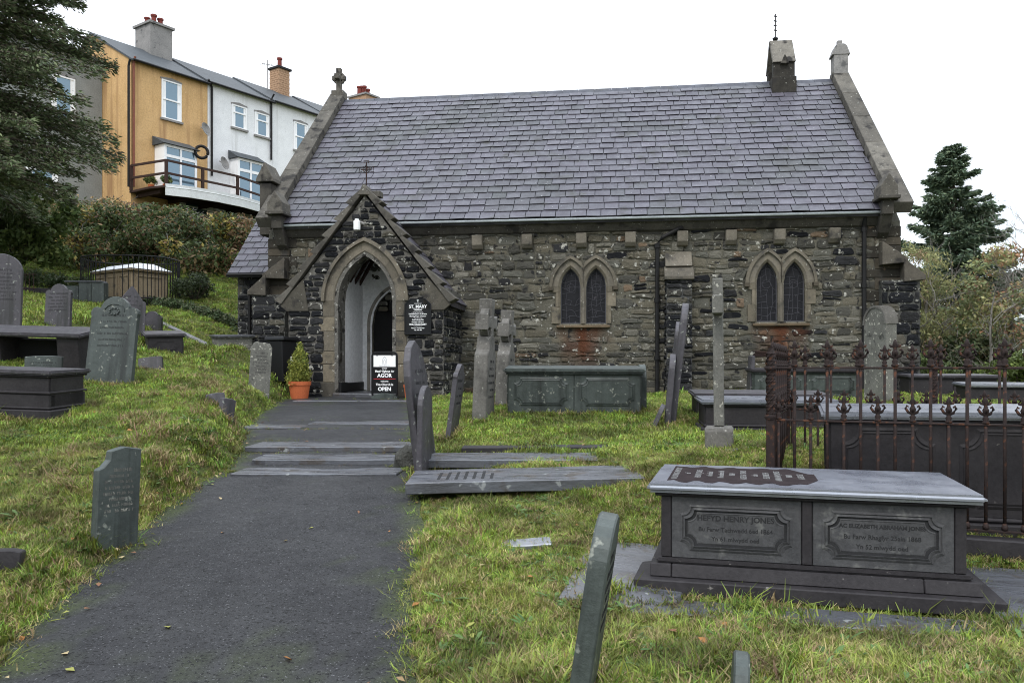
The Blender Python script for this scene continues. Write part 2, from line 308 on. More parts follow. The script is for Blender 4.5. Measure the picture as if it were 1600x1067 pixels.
# flagstones across the path, each a worn irregular slab
def flag(pxs, Y0, Y1, z, parent, tilt=0, th=.07, name='flagstone', m=M_wet, seed=0):
    rr = random.Random(seed); x0 = (pxs[0] - 800) * Y0 / F; x1 = (pxs[1] - 800) * Y0 / F; n = 9; top = []
    for i in range(n): top.append((x0 + (x1 - x0) * i / (n - 1) + rr.uniform(-.03, .03), Y0 + rr.uniform(-.035, .035)))
    for i in range(n): top.append((x1 - (x1 - x0) * i / (n - 1) + rr.uniform(-.03, .03), Y1 + rr.uniform(-.035, .035)))
    b = MB(); b.prism(top, z + EZ - th, z + EZ, axis='z')
    o = b.build(name, m, parent, bevel=.008); return o
for a in [((362, 622), 8.8, 9.35, -1.145, 1), ((388, 636), 9.5, 10.1, -1.075, 2), ((384, 638), 10.25, 10.98, -1.0, 3), ((375, 468), 12.2, 13.2, -.905, 4), ((480, 642), 12.75, 13.35, -.885, 5),
          ((455, 560), 17.45, 18.1, -.735, 6), ((562, 650), 17.45, 18.1, -.737, 7)]:
    flag(a[0], a[1], a[2], a[3], path, seed=a[4])

# ================================================================= CHURCH
CF = Frame(-6.05, 21.45, R(-7.41)); LC = CF.uv
church = thing('church', 'low stone parish church with purple slate roof and pointed south porch', 'church', CF.root(), CF.a)
ZB = -1.4; EAVE = 3.62; RIDGE = 8.5; TE, TR = -.35, 5.1; LEN = 15.05
wall = None
def lancet(c, w_, h, zs, o=0, n=9, clip=None, legs=None):
    cx = (h * h - w_ * w_) / (2 * w_); Rr = cx + w_ + o; ap = math.sqrt(Rr * Rr - cx * cx); a1 = math.atan2(ap, cx)
    left = [(c + cx - Rr * math.cos(a1 * i / n), zs + Rr * math.sin(a1 * i / n)) for i in range(n + 1)]
    pts = left + [(2 * c - x, z) for x, z in reversed(left[:-1])]
    if legs is not None: pts = [(pts[0][0], legs)] + pts + [(pts[-1][0], legs)]
    if clip: pts = [(max(clip[0], min(clip[1], x)), z) for x, z in pts]
    return pts
def arch_h(s, c, w_, h, zs, o=0):
    cx = (h * h - w_ * w_) / (2 * w_); Rr = cx + w_ + o; d = abs(s - c)
    if d >= w_ + o: return None
    return zs + math.sqrt(max(0, Rr * Rr - (cx + d) ** 2))
def wall_block(b, s0, s1, zb, top, t0, t1, ops=(), zsill=None, n=None, col=(.3, .28, .22)):
    """solid wall between s0,s1 with pointed openings; ops=(c,w,zspring,h)"""
    zsill = zb if zsill is None else zsill
    ss = {s0, s1}
    for c, w_, zs, h in ops:
        for i in range(17): ss.add(c - w_ + 2 * w_ * i / 16)
    st = .25; k = int((s1 - s0) / st) + 1
    for i in range(k): ss.add(s0 + (s1 - s0) * i / k)
    ss = sorted(ss); ss = [s for i, s in enumerate(ss) if i == 0 or s - ss[i - 1] > 1e-4]
    tf = top if callable(top) else (lambda s: top)
    for a, c_ in zip(ss[:-1], ss[1:]):
        m = (a + c_) / 2; op = None
        for o_ in ops:
            if abs(m - o_[0]) < o_[1]: op = o_
        if op:
            za = arch_h(a, *[op[0], op[1], op[3], op[2]]) or op[2]; zc = arch_h(c_, *[op[0], op[1], op[3], op[2]]) or op[2]
        else: za = zc = zsill
        b.prism([(a, za), (c_, zc), (c_, tf(c_)), (a, tf(a))], t0, t1, col)
    if zsill > zb: b.prism([(s0, zb), (s1, zb), (s1, zsill), (s0, zsill)], t0, t1, col)
# window placement
def win_params(pl, pr, pyb, pyspr, pyap):
    s0, zb = LC(pl, pyb); s1, _ = LC(pr, pyb); c = (s0 + s1) / 2
    return c, LC((pl + pr) / 2, pyb)[1], LC((pl + pr) / 2, pyspr)[1], LC((pl + pr) / 2, pyap)[1]
WINS = [win_params(874, 949, 506, 448, 419), win_params(1181, 1259, 503, 442, 409)]
WW, WD = .245, .315      # half width of a light, half spacing of the two lights
DC = 2.96; DW = .46      # church door
def stain(s, z):
    for c, zb, zs, za in WINS:
        k = max(0, 1 - abs(s - c) / (.75 + .25 * mn.noise(Vector((s * 3, z * 3, 0))))) * max(0, min(1, (zb + .05 - z) / .12)) * max(0, 1 - (zb - z) / 1.25)
        k *= .75 + .9 * mn.noise(Vector((s * 4, z * 1.5, 7)))
        if k > .03: return min(1, k * 1.7)
    return 0
def stcol(c, s, z):
    k = stain(s, z); r = (.135, .055, .03)
    return tuple(c[i] * (1 - k) + r[i] * k for i in range(3))
# mortar faces as the wall's own sheet
wb = MB()
cuts = [0.0, DC - 1.2, DC + 1.2]
wall_block(wb, 0, DC - 1.2, ZB, EAVE - .1, 0, .7)
wall_block(wb, DC - 1.2, DC + 1.2, ZB, EAVE - .1, 0, .7, [(DC, DW, 1.05, .85)])
prev = DC + 1.2
for c, zb, zs, za in WINS:
    wall_block(wb, prev, c - 1.0, ZB, EAVE - .1, 0, .7)
    wall_block(wb, c - 1.0, c + 1.0, ZB, EAVE - .1, 0, .7, [(c - WD, WW, zs, za - zs), (c + WD, WW, zs, za - zs)], zsill=zb)
    prev = c + 1.0
wall_block(wb, prev, LEN, ZB, EAVE - .1, 0, .7)
# finer mortar skin so that the stain and tone vary
sk = MB(); g = .1; ns = int(LEN / g); nzv = int((EAVE - .1 - ZB) / g)
def in_win(s, z, m=0.0):
    for c, zb, zs, za in WINS:
        if c - WD - WW - m < s < c + WD + WW + m and zb - m < z < za + m: return True
    return abs(s - DC) < DW + m + .3 and z < 2.3
for i in range(ns):
    for j in range(nzv):
        s, z = i * g, ZB + j * g
        if in_win(s + g / 2, z + g / 2, .09): continue
        q = [(s, z), (s + g, z), (s + g, z + g), (s, z + g)]; cols = []
        for a, b_ in q:
            n_ = .5 + .5 * mn.noise(Vector((a * .9, b_ * .9, 1))); base = (.105 + .13 * n_, .10 + .12 * n_, .082 + .09 * n_); cols.append(stcol(base, a, b_))
        sk.add([(a, -.012 - .008 * mn.noise(Vector((a * 5, b_ * 5, 2))), b_) for a, b_ in q], [(0, 1, 2, 3)], cols)
wall = wb.build('wall', M_mortar, church)
sk.build('mortar', M_mortar, wall)
# --- individual stones
STONES = []
def stone(poly, d0, proud, col, mp, parent, rr, colf=None):
    cx = sum(p[0] for p in poly) / len(poly); cz = sum(p[1] for p in poly) / len(poly); n = len(poly)
    vs = [(x, z, d0) for x, z in poly]
    vs += [(cx + (x - cx) * .93, cz + (z - cz) * .86, proud * rr.uniform(.55, .95)) for x, z in poly]
    vs += [(cx + (x - cx) * .55, cz + (z - cz) * .5, proud * rr.uniform(.7, 1.35)) for x, z in poly] + [(cx, cz, proud * rr.uniform(.8, 1.3))]
    fs = []
    for i in range(n):
        j = (i + 1) % n; fs += [(i, j, n + j, n + i), (n + i, n + j, 2 * n + j, 2 * n + i), (2 * n + i, 2 * n + j, 3 * n)]
    cols = []
    for x, z, d in vs: v = 1 + rr.uniform(-.1, .1); c_ = colf(col, x, z) if colf else col; cols.append(tuple(k * v for k in c_))
    w3 = [mp(x, z, d) for x, z, d in vs]
    ar = (max(p[0] for p in poly) - min(p[0] for p in poly)) * (max(p[1] for p in poly) - min(p[1] for p in poly))
    STONES.append((ar, w3, fs, cols, parent))
def rubble(s0, s1, z0, z1, ok, mp, parent, seed, hr=(.12, .26), wr=(.22, .75), proud=(.02, .05), pal=None, colf=None, gap=.012, wave=.03, clampf=None):
    rr = random.Random(seed); z = z0; k = 0
    while z < z1 - .04:
        h = min(rr.uniform(*hr), z1 - z); s = s0 - rr.uniform(0, .3); k += 1
        def W(x, kk=k): return wave * mn.noise(Vector((x * 1.3, kk * 7.7, seed)))
        def W1(x): return wave * mn.noise(Vector((x * 1.3, (k + 1) * 7.7, seed)))
        while s < s1:
            wd = rr.uniform(*wr) * (1.15 if h < .16 else 1)
            a, b = max(s, s0), min(s + wd, s1); s += wd
            if b - a < .08: continue
            cells = [(a, b, 0, 1)]
            if h > .19 and rr.random() < .4:
                m = rr.uniform(.35, .65); cells = [(a, b, 0, m), (a, b, m, 1)]
                if rr.random() < .5: t = a + (b - a) * rr.uniform(.35, .65); cells = [(a, t, 0, m), (t, b, 0, m), (a, b, m, 1)]
            for (p, q, lo, hi) in cells:
                zb = z + h * lo; zt = z + h * hi; mx = (p + q) / 2; gp_ = gap * rr.uniform(.6, 1.6)
                if not ok(p, q, zb, zt): continue
                L_ = q - p; H_ = zt - zb; poly = []
                for (fx, fz) in ((0, .12), (.1, 0), (.38, 0), (.68, 0), (.92, 0), (1, .15), (1, .6), (.9, 1), (.6, 1), (.3, 1), (.08, 1), (0, .65)):
                    x = p + gp_ + (L_ - 2 * gp_) * fx + rr.uniform(-.012, .012) * (1 if 0 < fx < 1 else 1.5)
                    zz = zb + gp_ + (H_ - 2 * gp_) * fz + rr.uniform(-.012, .012)
                    zz += W(x) * (1 - (fz * (hi - lo) + lo)) + W1(x) * (fz * (hi - lo) + lo)
                    poly.append(clampf(x, zz) if clampf else (x, zz))
                c = pal(rr, mx, (zb + zt) / 2, H_ / L_)
                stone(poly, -.005, rr.uniform(*proud), c, mp, parent, rr, colf)
        z += h
def pal_main(rr, s, z, asp):
    r = rr.random(); v = rr.uniform(.8, 1.2)
    if asp < .35 and r < .16: c = (.016, .017, .02)
    elif r < .09: c = (.04, .04, .042)
    elif r < .36: c = (.09, .087, .075)
    elif r < .62: c = (.152, .138, .105)
    elif r < .82: c = (.13, .127, .108)
    elif r < .96: c = (.19, .18, .15)
    else: c = (.2, .145, .1)
    if z < .3: c = tuple(x * .8 for x in c)
    v *= 1.15
    return tuple(x * v for x in c)
def pal_dark(rr, s, z, asp):
    r = rr.random(); v = rr.uniform(.75, 1.25)
    c = (.016, .017, .02) if r < .42 else (.04, .04, .042) if r < .74 else (.095, .09, .08) if r < .92 else (.15, .138, .11)
    return tuple(x * v for x in c)
PF = -2.08               # porch front plane
PC = 2.96; PWd = 1.84    # porch centre and half width
MBUT = LC(1040, 400, -.3)[0], LC(1082, 400, -.3)[0]
def ok_main(p, q, zb, zt):
    if zt > EAVE - .28 + .2: return False
    for c, z0, zs, za in WINS:
        if q > c - WD - WW - .12 and p < c + WD + WW + .12 and zt > z0 - .16 and zb < zs + .02: return False
        for sg in (-1, 1):
            if (zb + zt) / 2 > zs and (arch_h((p + q) / 2, c + sg * WD, WW, za - zs, zs, .2) or -9) > (zb + zt) / 2: return False
    if p > PC - PWd + .1 and q < PC + PWd - .1 and zb < 1.4: return False
    if p > MBUT[0] + .02 and q < MBUT[1] - .02 and zb < LC(1060, 395, 0)[1]: return False
    return True
def cl_main(x, z):
    for c, z0, zs, za in WINS:
        for sg in (-1, 1):
            if z > zs:
                a = arch_h(x, c + sg * WD, WW, za - zs, zs, .26)
                if a and a > z: z = a
    return x, z
rubble(.02, LEN - .02, ZB, EAVE - .12, ok_main, lambda x, z, d: (x, -.012 - d, z), wall, 11, pal=pal_main, colf=stcol, clampf=cl_main, hr=(.1, .25), wr=(.14, .62), proud=(.008, .045), wave=.07, gap=.013)
# --- window stonework
def window(c, zb, zs, za):
    wn = MB(); h = za - zs
    wn.add([(0, 0, 0)], [])
    wn = MB(); mid = c
    for sg in (-1, 1):
        cc_ = c + sg * WD; clip = (-99, mid - .001) if sg < 0 else (mid + .001, 99)
        inner = lancet(cc_, WW, h, zs, 0); outer = lancet(cc_, WW, h, zs, .2, clip=clip)
        midc = lancet(cc_, WW, h, zs, .055, clip=clip)
        wn.strip(inner, midc, -.0, .12, yb=-.055, col=(1.1, 1.08, 1.02)); wn.strip(midc, outer, -.055, .1)
    head = wn.build('window_head', M_dress, church)
    hm = MB()
    for sg in (-1, 1):
        cc_ = c + sg * WD; clip = (-99, mid - .001) if sg < 0 else (mid + .001, 99)
        hm.strip(lancet(cc_, WW, h, zs, .2, clip=clip), lancet(cc_, WW, h, zs, .275, clip=clip), -.12, .0, yb=-.09, col=(.85, .84, .8))
    for sg in (-1, 1):
        e = c + sg * (WD + WW + .235); hm.box(e - .055, e + .055, -.12, 0, zs - .09, zs + .002, (.45, .43, .4))
    hm.build('hood_mould', M_dress, head)
    # jambs in blocks, mullion, sill
    for sg in (-1, 1):
        z = zb; k = 0
        while z < zs - .02:
            hh = min((.42, .36, .5)[k % 3], zs - z); ext = (.13, .24, .16)[k % 3] if sg > 0 else (.22, .12, .2)[k % 3]
            x0 = c + sg * (WD + WW); x1 = x0 + sg * ext; xm = x0 + sg * .055
            b = MB(); b.prism([(x0, .0), (xm, -.055), (x1, -.055), (x1, .1), (x0, .1)], z + .003, z + hh - .003, (1.05, 1.02, .95) if k % 2 else (.9, .88, .82), axis='z')
            b.build('jamb_stone', M_dress, head, bevel=.006); z += hh; k += 1
    b = MB(); m_ = WD - WW; b.prism([(c - m_, .0), (c - m_ + .05, -.055), (c + m_ - .05, -.055), (c + m_, .0), (c + m_, .1), (c - m_, .1)], zb, zs, axis='z'); b.build('mullion', M_dress, head, bevel=.004)
    b = MB(); b.prism([(-.10, zb - .10), (-.10, zb - .05), (.1, zb - .003), (.1, zb - .10)], c - WD - WW - .1, c + WD + WW + .1, (.75, .62, .48), axis='x'); b.build('sill', M_dress, head, bevel=.008)
    for sg in (-1, 1):
        cc_ = c + sg * WD; o = lancet(cc_, WW + .02, h + .02, zs, 0, legs=zb)
        b = MB(); b.prism(o, .13, .14); gl = b.build('glass', M_glass, head)
        # lead cames
        b = MB(); fr = lancet(cc_, WW - .004, h - .004, zs, 0, legs=zb + .01); fi = lancet(cc_, WW - .022, h - .03, zs, 0, legs=zb + .03)
        b.strip(fr + [fr[0]], fi + [fi[0]], .105, .128)
        b.build('metal_frame', M_lead, head)
        rr = random.Random(int(cc_ * 100)); b = MB(); cols = 4; rows = 9; H = za - zb; pt = {}
        for i in range(cols + 1):
            for j in range(rows + 1):
                z = zb + .03 + (H - .05) * j / rows + rr.uniform(-.05, .05); x = cc_ - WW + .02 + (2 * WW - .04) * i / cols + (rr.uniform(-.04, .04) if 0 < i < cols else 0)
                top = arch_h(x, cc_, WW, h, zs) or zb
                pt[i, j] = (x, min(z, max(top - .02, zb + .03)))
        for (i, j), p in pt.items():
            for q in ((i + 1, j), (i, j + 1)):
                if q in pt and rr.random() < .8:
                    q = pt[q]
                    if (Vector(p) - Vector(q)).length > .03: b.tube([(p[0], .122, p[1]), (q[0], .122, q[1])], .0055, 4, cap=False)
        ring = [(cc_ + .1 * math.cos(a), .12, zs - .02 + .1 * math.sin(a)) for a in np.linspace(0, 2 * math.pi, 13)]
        b.tube(ring, .006, 4, cap=False); b.build('lead_came', M_lead, head)
for wp in WINS: window(*wp)
# --- eaves course, gutter, corbels
b = MB(); b.prism([(-.02, EAVE - .34), (-.1, EAVE - .30), (-.2, EAVE - .16), (-.24, EAVE - .13), (-.24, EAVE - .03), (-.0, EAVE - .03)], -.02, LEN + .02, (.6, .6, .6), axis='x')
b.build('eaves_course', M_coping, church, bevel=.006)
b = MB(); b.tube([(-.02, -.36, EAVE - .045), (LEN + .02, -.36, EAVE - .045)], .035, 8); b.build('gutter', M_gutter, church, smooth=True)
for px in (745, 823, 908, 985, 1067, 1143, 1219, 1305, 380 + 0):
    if px < 500: continue
    s, z = LC(px, 345, -.2)
    b = MB(); b.prism([(0, EAVE - .72), (-.12, EAVE - .7), (-.2, EAVE - .6), (-.22, EAVE - .36), (0, EAVE - .34)], s - .13, s + .13, axis='x'); b.build('corbel', M_dress, church, bevel=.015)
# --- downpipes
s1, z1 = LC(1060, 358, -.15); s0, z0 = LC(1027, 378, -.12); _, zb_ = LC(1027, 605, -.1)
b = MB(); b.tube([(s1 + .1, -.2, EAVE - .28), (s1, -.14, z1), (s0 + .12, -.12, z0 + .1), (s0, -.1, z0 - .05), (s0, -.1, -.62), (s0 - .03, -.18, -.72)], .05, 8)
for z in (z0 - .1, 1.6, .2): b.tube([(s0, -.1, z - .05), (s0, -.1, z + .05)], .075, 8)
b.build('downpipe', M_iron, church, smooth=False)
s0 = LC(1350, 400, -.1)[0]; b = MB(); b.tube([(s0, -.2, EAVE - .1), (s0, -.11, EAVE - .35), (s0, -.1, -.6)], .055, 8)
for z in (EAVE - .4, 1.9, .4): b.tube([(s0, -.1, z - .05), (s0, -.1, z + .05)], .075, 8)
b.build('downpipe', M_iron, church)
# --- middle buttress
ms0, ms1 = MBUT; _, zt = LC(1060, 392, -.15); bt = MB()
bt.box(ms0 + .02, ms1 - .02, -.38, .0, ZB, zt - .72, (.12, .12, .12)); but = bt.build('buttress', M_mortar, church)
b = MB(); b.prism([(-.02, zt - .38), (-.28, zt - .38), (-.02, zt)], ms0, ms1, axis='x'); b.build('weathering_stone', M_dress, but, bevel=.008)
b = MB(); b.prism([(-.02, zt - .72), (-.47, zt - .72), (-.47, zt - .64), (-.2, zt - .385), (-.02, zt - .385)], ms0 - .03, ms1 + .03, (.8, .8, .8), axis='x'); b.build('weathering_stone', M_dress, but, bevel=.008)
rubble(ms0, ms1, ZB, zt - .73, lambda *a: True, lambda x, z, d: (x, -.38 - d, z), but, 5, hr=(.1, .24), wr=(.5, .8), pal=pal_dark, wave=0)
rubble(-.38, 0, ZB, zt - .73, lambda *a: True, lambda x, z, d: (ms0 + .02 - d, x, z), but, 6, hr=(.1, .24), wr=(.3, .5), pal=pal_dark, wave=0)
# --- end walls, back wall
b = MB()
for x0, x1 in ((-.28, 0.0), (LEN, LEN + .28)):
    b.prism([(0, ZB), (TR * 2, ZB), (TR * 2, EAVE - .2), (TR, RIDGE - .15), (0, EAVE - .2)], x0, x1, (.25, .24, .2), axis='x')
b.box(0, LEN, TR * 2 - .5, TR * 2, ZB, EAVE - .1, (.25, .24, .2))
b.build('end_wall', M_mortar, church)
# --- end buttresses reaching outwards
def end_buttress(sgn, s_in, px_out, py_lip, py_top, seed):
    so_, zl = LC(px_out, py_lip, -.05); _, zt_ = LC(px_out, py_top, -.05)
    b = MB(); x0, x1 = sorted((s_in, so_ - sgn * .12)); b.box(x0, x1, -.28, .5, ZB, zl - .1, (.12, .12, .11)); bt = b.build('buttress', M_mortar, church)
    for i in range(2):
        f0 = i / 2; f1 = (i + 1) / 2 + (.1 if i == 0 else 0)
        xa = s_in + (so_ - s_in) * f0; xb = s_in + (so_ - s_in) * f1; za_ = zt_ + (zl - zt_) * f0; zb2 = zt_ + (zl - zt_) * ((i + 1) / 2)
        b = MB(); b.prism([(xa - sgn * .0, za_), (xb, zb2), (xb, zb2 - .1), (xa, za_ - .55)], -.33 - .02 * i, .5, (.85, .82, .78)); b.build('weathering_stone', M_coping, bt, bevel=.01)
    rubble(x0, x1, ZB, zl - .12, lambda *a: True, lambda x, z, d: (x, -.28 - d, z), bt, seed, hr=(.16, .28), wr=(.35, .7), pal=pal_dark, wave=0, gap=.008)
    xo = x1 if sgn > 0 else x0
    rubble(-.28, .5, ZB, zl - .12, lambda *a: True, lambda x, z, d: (xo + sgn * d, x, z), bt, seed + 1, hr=(.16, .28), wr=(.35, .7), pal=pal_dark, wave=0, gap=.008)
end_buttress(1, LC(1372, 400)[0], 1440, 432, 378, 21)
end_buttress(-1, LC(452, 400)[0], 394, 456, 405, 23)
# quoins at the nave corners
for (sx, sg) in ((0.0, 1), (LEN, -1)):
    z = EAVE - .32; k = 0
    while z > .9:
        h = (.26, .2, .3)[k % 3]; wd = (.5, .3)[k % 2]; x0, x1 = sorted((sx - sg * .29, sx + sg * wd))
        b = MB(); b.box(x0, x1, -.05, .3, z - h + .008, z, (.42, .4, .37) if k % 2 else (.25, .25, .25)); b.build('quoin_stone', M_dress, wall, bevel=.015); z -= h; k += 1
# --- roof
sl_len = math.hypot(TR - TE, RIDGE - EAVE); su, cu = (RIDGE - EAVE) / sl_len, (TR - TE) / sl_len
SL0, SL1 = .04, LEN - .04
b = MB(); th = .08
b.prism([(TE + .05, EAVE - .03), (TR, RIDGE - .06), (2 * TR - TE, EAVE - .03), (2 * TR - TE, EAVE - .1), (TR, RIDGE - .2), (TE + .05, EAVE - .12)], 0, LEN, (.5, .5, .5), axis='x')
for i_ in range(len(b.c)): b.c[i_] = (.12, .12, .12)
roof = b.build('roof', M_slate, church)
def slates(u0, u1, vmax, mp, parent, exp_, wid, rr, limit, jit=1.0, name='slate', clipf=None):
    rows = int(vmax / exp_); cnt = 0; rest = MB(); e = vmax / rows
    for r in range(rows):
        u = u0 - (wid * .5 if r % 2 else 0)
        while u < u1 - .02:
            wd = wid * rr.uniform(.94, 1.06); a, c = max(u, u0), min(u + wd, u1); u += wd
            if c - a < .05: continue
            if clipf and clipf(a, c, r * e): continue
            v0 = r * e - .012 + rr.uniform(-.008, .008) * jit; v1 = (r + 1) * e + .05; lift = .024 + rr.uniform(0, .01) * jit; g_ = .008
            t = rr.uniform(-.008, .008) * jit; tn = .015
            pts = [(a + g_, v0 + t, lift), (c - g_, v0 - t, lift), (c - g_, v1, .004), (a + g_, v1, .004)]
            vs = [mp(x, y, z) for x, y, z in pts] + [mp(x, y, z + tn) for x, y, z in pts]
            k = rr.random(); v = rr.uniform(.88, 1.12)
            col = (v, v, v) if k < .86 else (v * .8, v * .84, v * .78) if k < .95 else (v * 1.22, v * 1.2, v * 1.2)
            if name == 'slate' and parent.name == 'roof':
                q_ = mn.noise(Vector((a * .35, v0 * .5, 3))) + .6 * mn.noise(Vector((a * 1.3, v0 * 1.3, 8)))
                if q_ > .12: col = (col[0] * (1 - .5 * min(1, q_)), col[1] * (1 - .42 * min(1, q_)), col[2] * (1 - .6 * min(1, q_)))
            fs = [(3, 2, 1, 0), (4, 5, 6, 7), (0, 1, 5, 4), (1, 2, 6, 5), (2, 3, 7, 6), (3, 0, 4, 7)]
            if cnt < limit: m = MB(); m.add(vs, fs, col); m.build(name, M_slate, parent, raw=True); cnt += 1
            else: rest.add(vs, fs, col)
    if rest.v: rest.build(name + 's', M_slate, parent, raw=True, kind='stuff')
slates(SL0, SL1, sl_len - .1, lambda u, v, w_: (u, TE + cu * v - su * w_, EAVE + su * v + cu * w_), roof, .305, .375, random.Random(3), 292, jit=1.6)
# ridge tiles
n = 30
for i in range(n):
    a = SL0 + (SL1 - SL0) * i / n; c = SL0 + (SL1 - SL0) * (i + 1) / n - .01
    b = MB(); b.prism([(TR - .22, RIDGE - .17), (TR - .04, RIDGE + .03), (TR + .04, RIDGE + .03), (TR + .22, RIDGE - .17), (TR + .2, RIDGE - .2), (TR, RIDGE), (TR - .2, RIDGE - .2)], a, c, (.5, .55, .6), axis='x'); b.build('ridge_tile', M_slate, roof)
# --- gable copings
def coping(x0, x1, seg, extra=0):
    cop = None
    for side in (0, 1):
        for i in range(seg):
            f0, f1 = i / seg, (i + 1) / seg; L0 = f0 * (sl_len + .1) + .004; L1 = f1 * (sl_len + .1) - .004
            def q(v, w_): y = TE - .05 + cu * v - su * w_; return (y if side == 0 else 2 * TR - y, EAVE + su * v + cu * w_)
            b = MB(); b.prism([q(L0, -.1), q(L1, -.1), q(L1, .2), q(L0, .2)], x0, x1, (random.uniform(.85, 1.2),) * 3, axis='x')
            b.build('coping_stone', M_coping, church, bevel=.012)
coping(-.42, .03, 6); coping(LEN - .03, LEN + .42, 5)
# kneelers with little gables
def kneeler(s0, s1, z, y0=-.62):
    b = MB(); m = (s0 + s1) / 2
    b.prism([(s0, z), (s1, z), (s1, z + .22), (m, z + .52), (s0, z + .22)], y0, y0 + .55)
    b.prism([(s0 - .05, z - .08), (s1 + .05, z - .08), (s1 + .05, z), (s0 - .05, z)], y0 - .05, y0 + .5, (.7, .7, .7))
    b.box(s0 + .06, s1 - .06, y0 + .1, .1, z - .42, z - .08, (.5, .5, .5))
    b.prism([(0.02, z - .95), (y0 + .4, z - .8), (y0 + .15, z - .42), (0.02, z - .42)], s0 + .06, s1 - .06, (.6, .6, .6), axis='x')
    b.build('kneeler', M_coping, church, bevel=.012)
kz = LC(1390, 305, -.6)[1]; kneeler(LC(1376, 300, -.6)[0], LC(1403, 300, -.6)[0], kz)
kz = LC(430, 330, -.6)[1]; kneeler(LC(418, 300, -.6)[0], LC(441, 300, -.6)[0], kz)
# gable cross (wheel head), right finial stump, bellcote
s, z = LC(530, 155, TR); b = MB(); zb = RIDGE + .05
b.box(s - .2, s + .2, TR - .2, TR + .2, zb, zb + .25); b.box(s - .08, s + .08, TR - .08, TR + .08, zb + .25, zb + 1.0)
b.box(s - .075, s + .075, TR - .28, TR + .28, zb + .6, zb + .76); b.box(s - .22, s + .22, TR - .07, TR + .07, zb + .61, zb + .75)
ring = [(math.cos(a) * .2, zb + .68 + math.sin(a) * .2) for a in np.linspace(0, 2 * math.pi, 17)[:-1]]; ri = [(x * .7, zb + .68 + (z_ - zb - .68) * .7) for x, z_ in ring]
bb = MB(); bb.strip(ri, ring, -.05, .05, closed=True); b.add([(s + v[0], TR + v[1], v[2]) for v in bb.v], bb.f)
b.build('gable_cross', M_coping, church, bevel=.012)
s = LC(1310, 120, TR)[0]; s = LEN + .2; b = MB(); b.box(s - .2, s + .2, TR - .2, TR + .2, RIDGE, RIDGE + .75)
b.prism([(s - .26, RIDGE + .68), (s + .26, RIDGE + .68), (s + .16, RIDGE + .95), (s + .08, RIDGE + 1.0), (s - .08, RIDGE + 1.0), (s - .16, RIDGE + .95)], TR - .22, TR + .22)
b.box(s - .07, s + .07, TR - .07, TR + .07, RIDGE + 1.0, RIDGE + 1.15); b.build('gable_finial', M_cement, church, bevel=.01)
sa = LC(1203, 100, TR)[0]; sb = LC(1236, 100, TR)[0]; b = MB(); z = RIDGE
b.box(sa - .04, sb + .04, TR - .6, TR + .6, z - .5, z - .02, (.35, .35, .35))
bc = b.build('bellcote', M_coping, church, bevel=.012)
for (q0, q1) in ((TR - .55, TR - .3), (TR + .3, TR + .55)): b = MB(); b.box(sa, sb, q0, q1, z - .018, z + .42, (.35, .35, .35)); b.build('pier', M_coping, bc, bevel=.012)
b = MB(); b.prism([(TR - .62, z + .4), (TR - .06, z + 1.24), (TR + .06, z + 1.24), (TR + .62, z + .4), (TR + .5, z + .4), (TR, z + 1.1), (TR - .5, z + .4)], sa - .02, sb + .02, (1.7, 1.7, 1.7), axis='x'); b.build('bellcote_cap', M_coping, bc, bevel=.012)
b = MB(); b.prism([((sa + sb) / 2 - .12, z + .34), ((sa + sb) / 2 + .12, z + .34), ((sa + sb) / 2, z + .6)], TR - .68, TR - .5); b.build('gablet', M_coping, bc)
b = MB(); b.lathe([(.16, 0), (.14, .1), (.08, .22), (.05, .25)], 12, ((sa + sb) / 2, TR, z + .05)); b.build('bell', M_iron, bc)
def iron_cross(b, x, y, z, h, w_):
    b.tube([(x, y, z), (x, y, z + h)], .016, 6); zc = z + h * .72
    b.tube([(x - w_, y, zc), (x + w_, y, zc)], .014, 6)
    for sx, sz in ((-1, 0), (1, 0), (0, 1)):
        ex, ez = x + sx * w_, (zc if sz == 0 else z + h)
        for k in (-1, 1):
            pts = [(ex + (sx * .0 if sx else k * .05) + (-sx * .03 if sx else 0), y, ez + (k * .05 if sx else -.03)), (ex + (sx * .05 if sx else k * .06), y, ez + (k * .06 if sx else .03)), (ex + sx * .03, y, ez + (.03 if not sx else 0))]
            b.tube(pts, .01, 5)
    for k in range(4):
        a = math.pi / 4 + k * math.pi / 2; b.tube([(x + .03 * math.cos(a), y, zc + .03 * math.sin(a)), (x + .1 * math.cos(a), y, zc + .1 * math.sin(a))], .008, 5)
    rg = [(x + .075 * math.cos(a), y, zc + .075 * math.sin(a)) for a in np.linspace(0, 2 * math.pi, 13)]; b.tube(rg, .008, 5, cap=False)
b = MB(); xx = (sa + sb) / 2 - .15
b.tube([(xx, TR, z + 1.25), (xx, TR, z + 2.05)], .02, 6)
for k in range(4): b.tube([(xx - .05, TR - .06, z + 1.55 + k * .14), (xx + .05, TR + .06, z + 1.58 + k * .14)], .018, 5)
b.lathe([(.07, 0), (.09, .05), (.03, .1)], 8, (xx, TR, z + 1.27)); b.build('iron_finial', M_iron, bc)
# pinnacle behind the left kneeler
s0, z0 = LC(411, 300, .6); s1, _ = LC(433, 300, .6); m = (s0 + s1) / 2; _, zt = LC(423, 258, .6); b = MB()
b.box(s0 + .04, s1 - .04, .3, .9, z0 - 1.2, zt - .55, (.6, .6, .6)); b.build('pinnacle', M_coping, church, bevel=.012)
b = MB(); b.prism([(s0 - .05, zt - .52), (s1 + .05, zt - .52), (s1 + .03, zt - .42), (m, zt), (s0 - .03, zt - .42)], .24, .96)
b.build('pinnacle_cap', M_coping, church, bevel=.012)
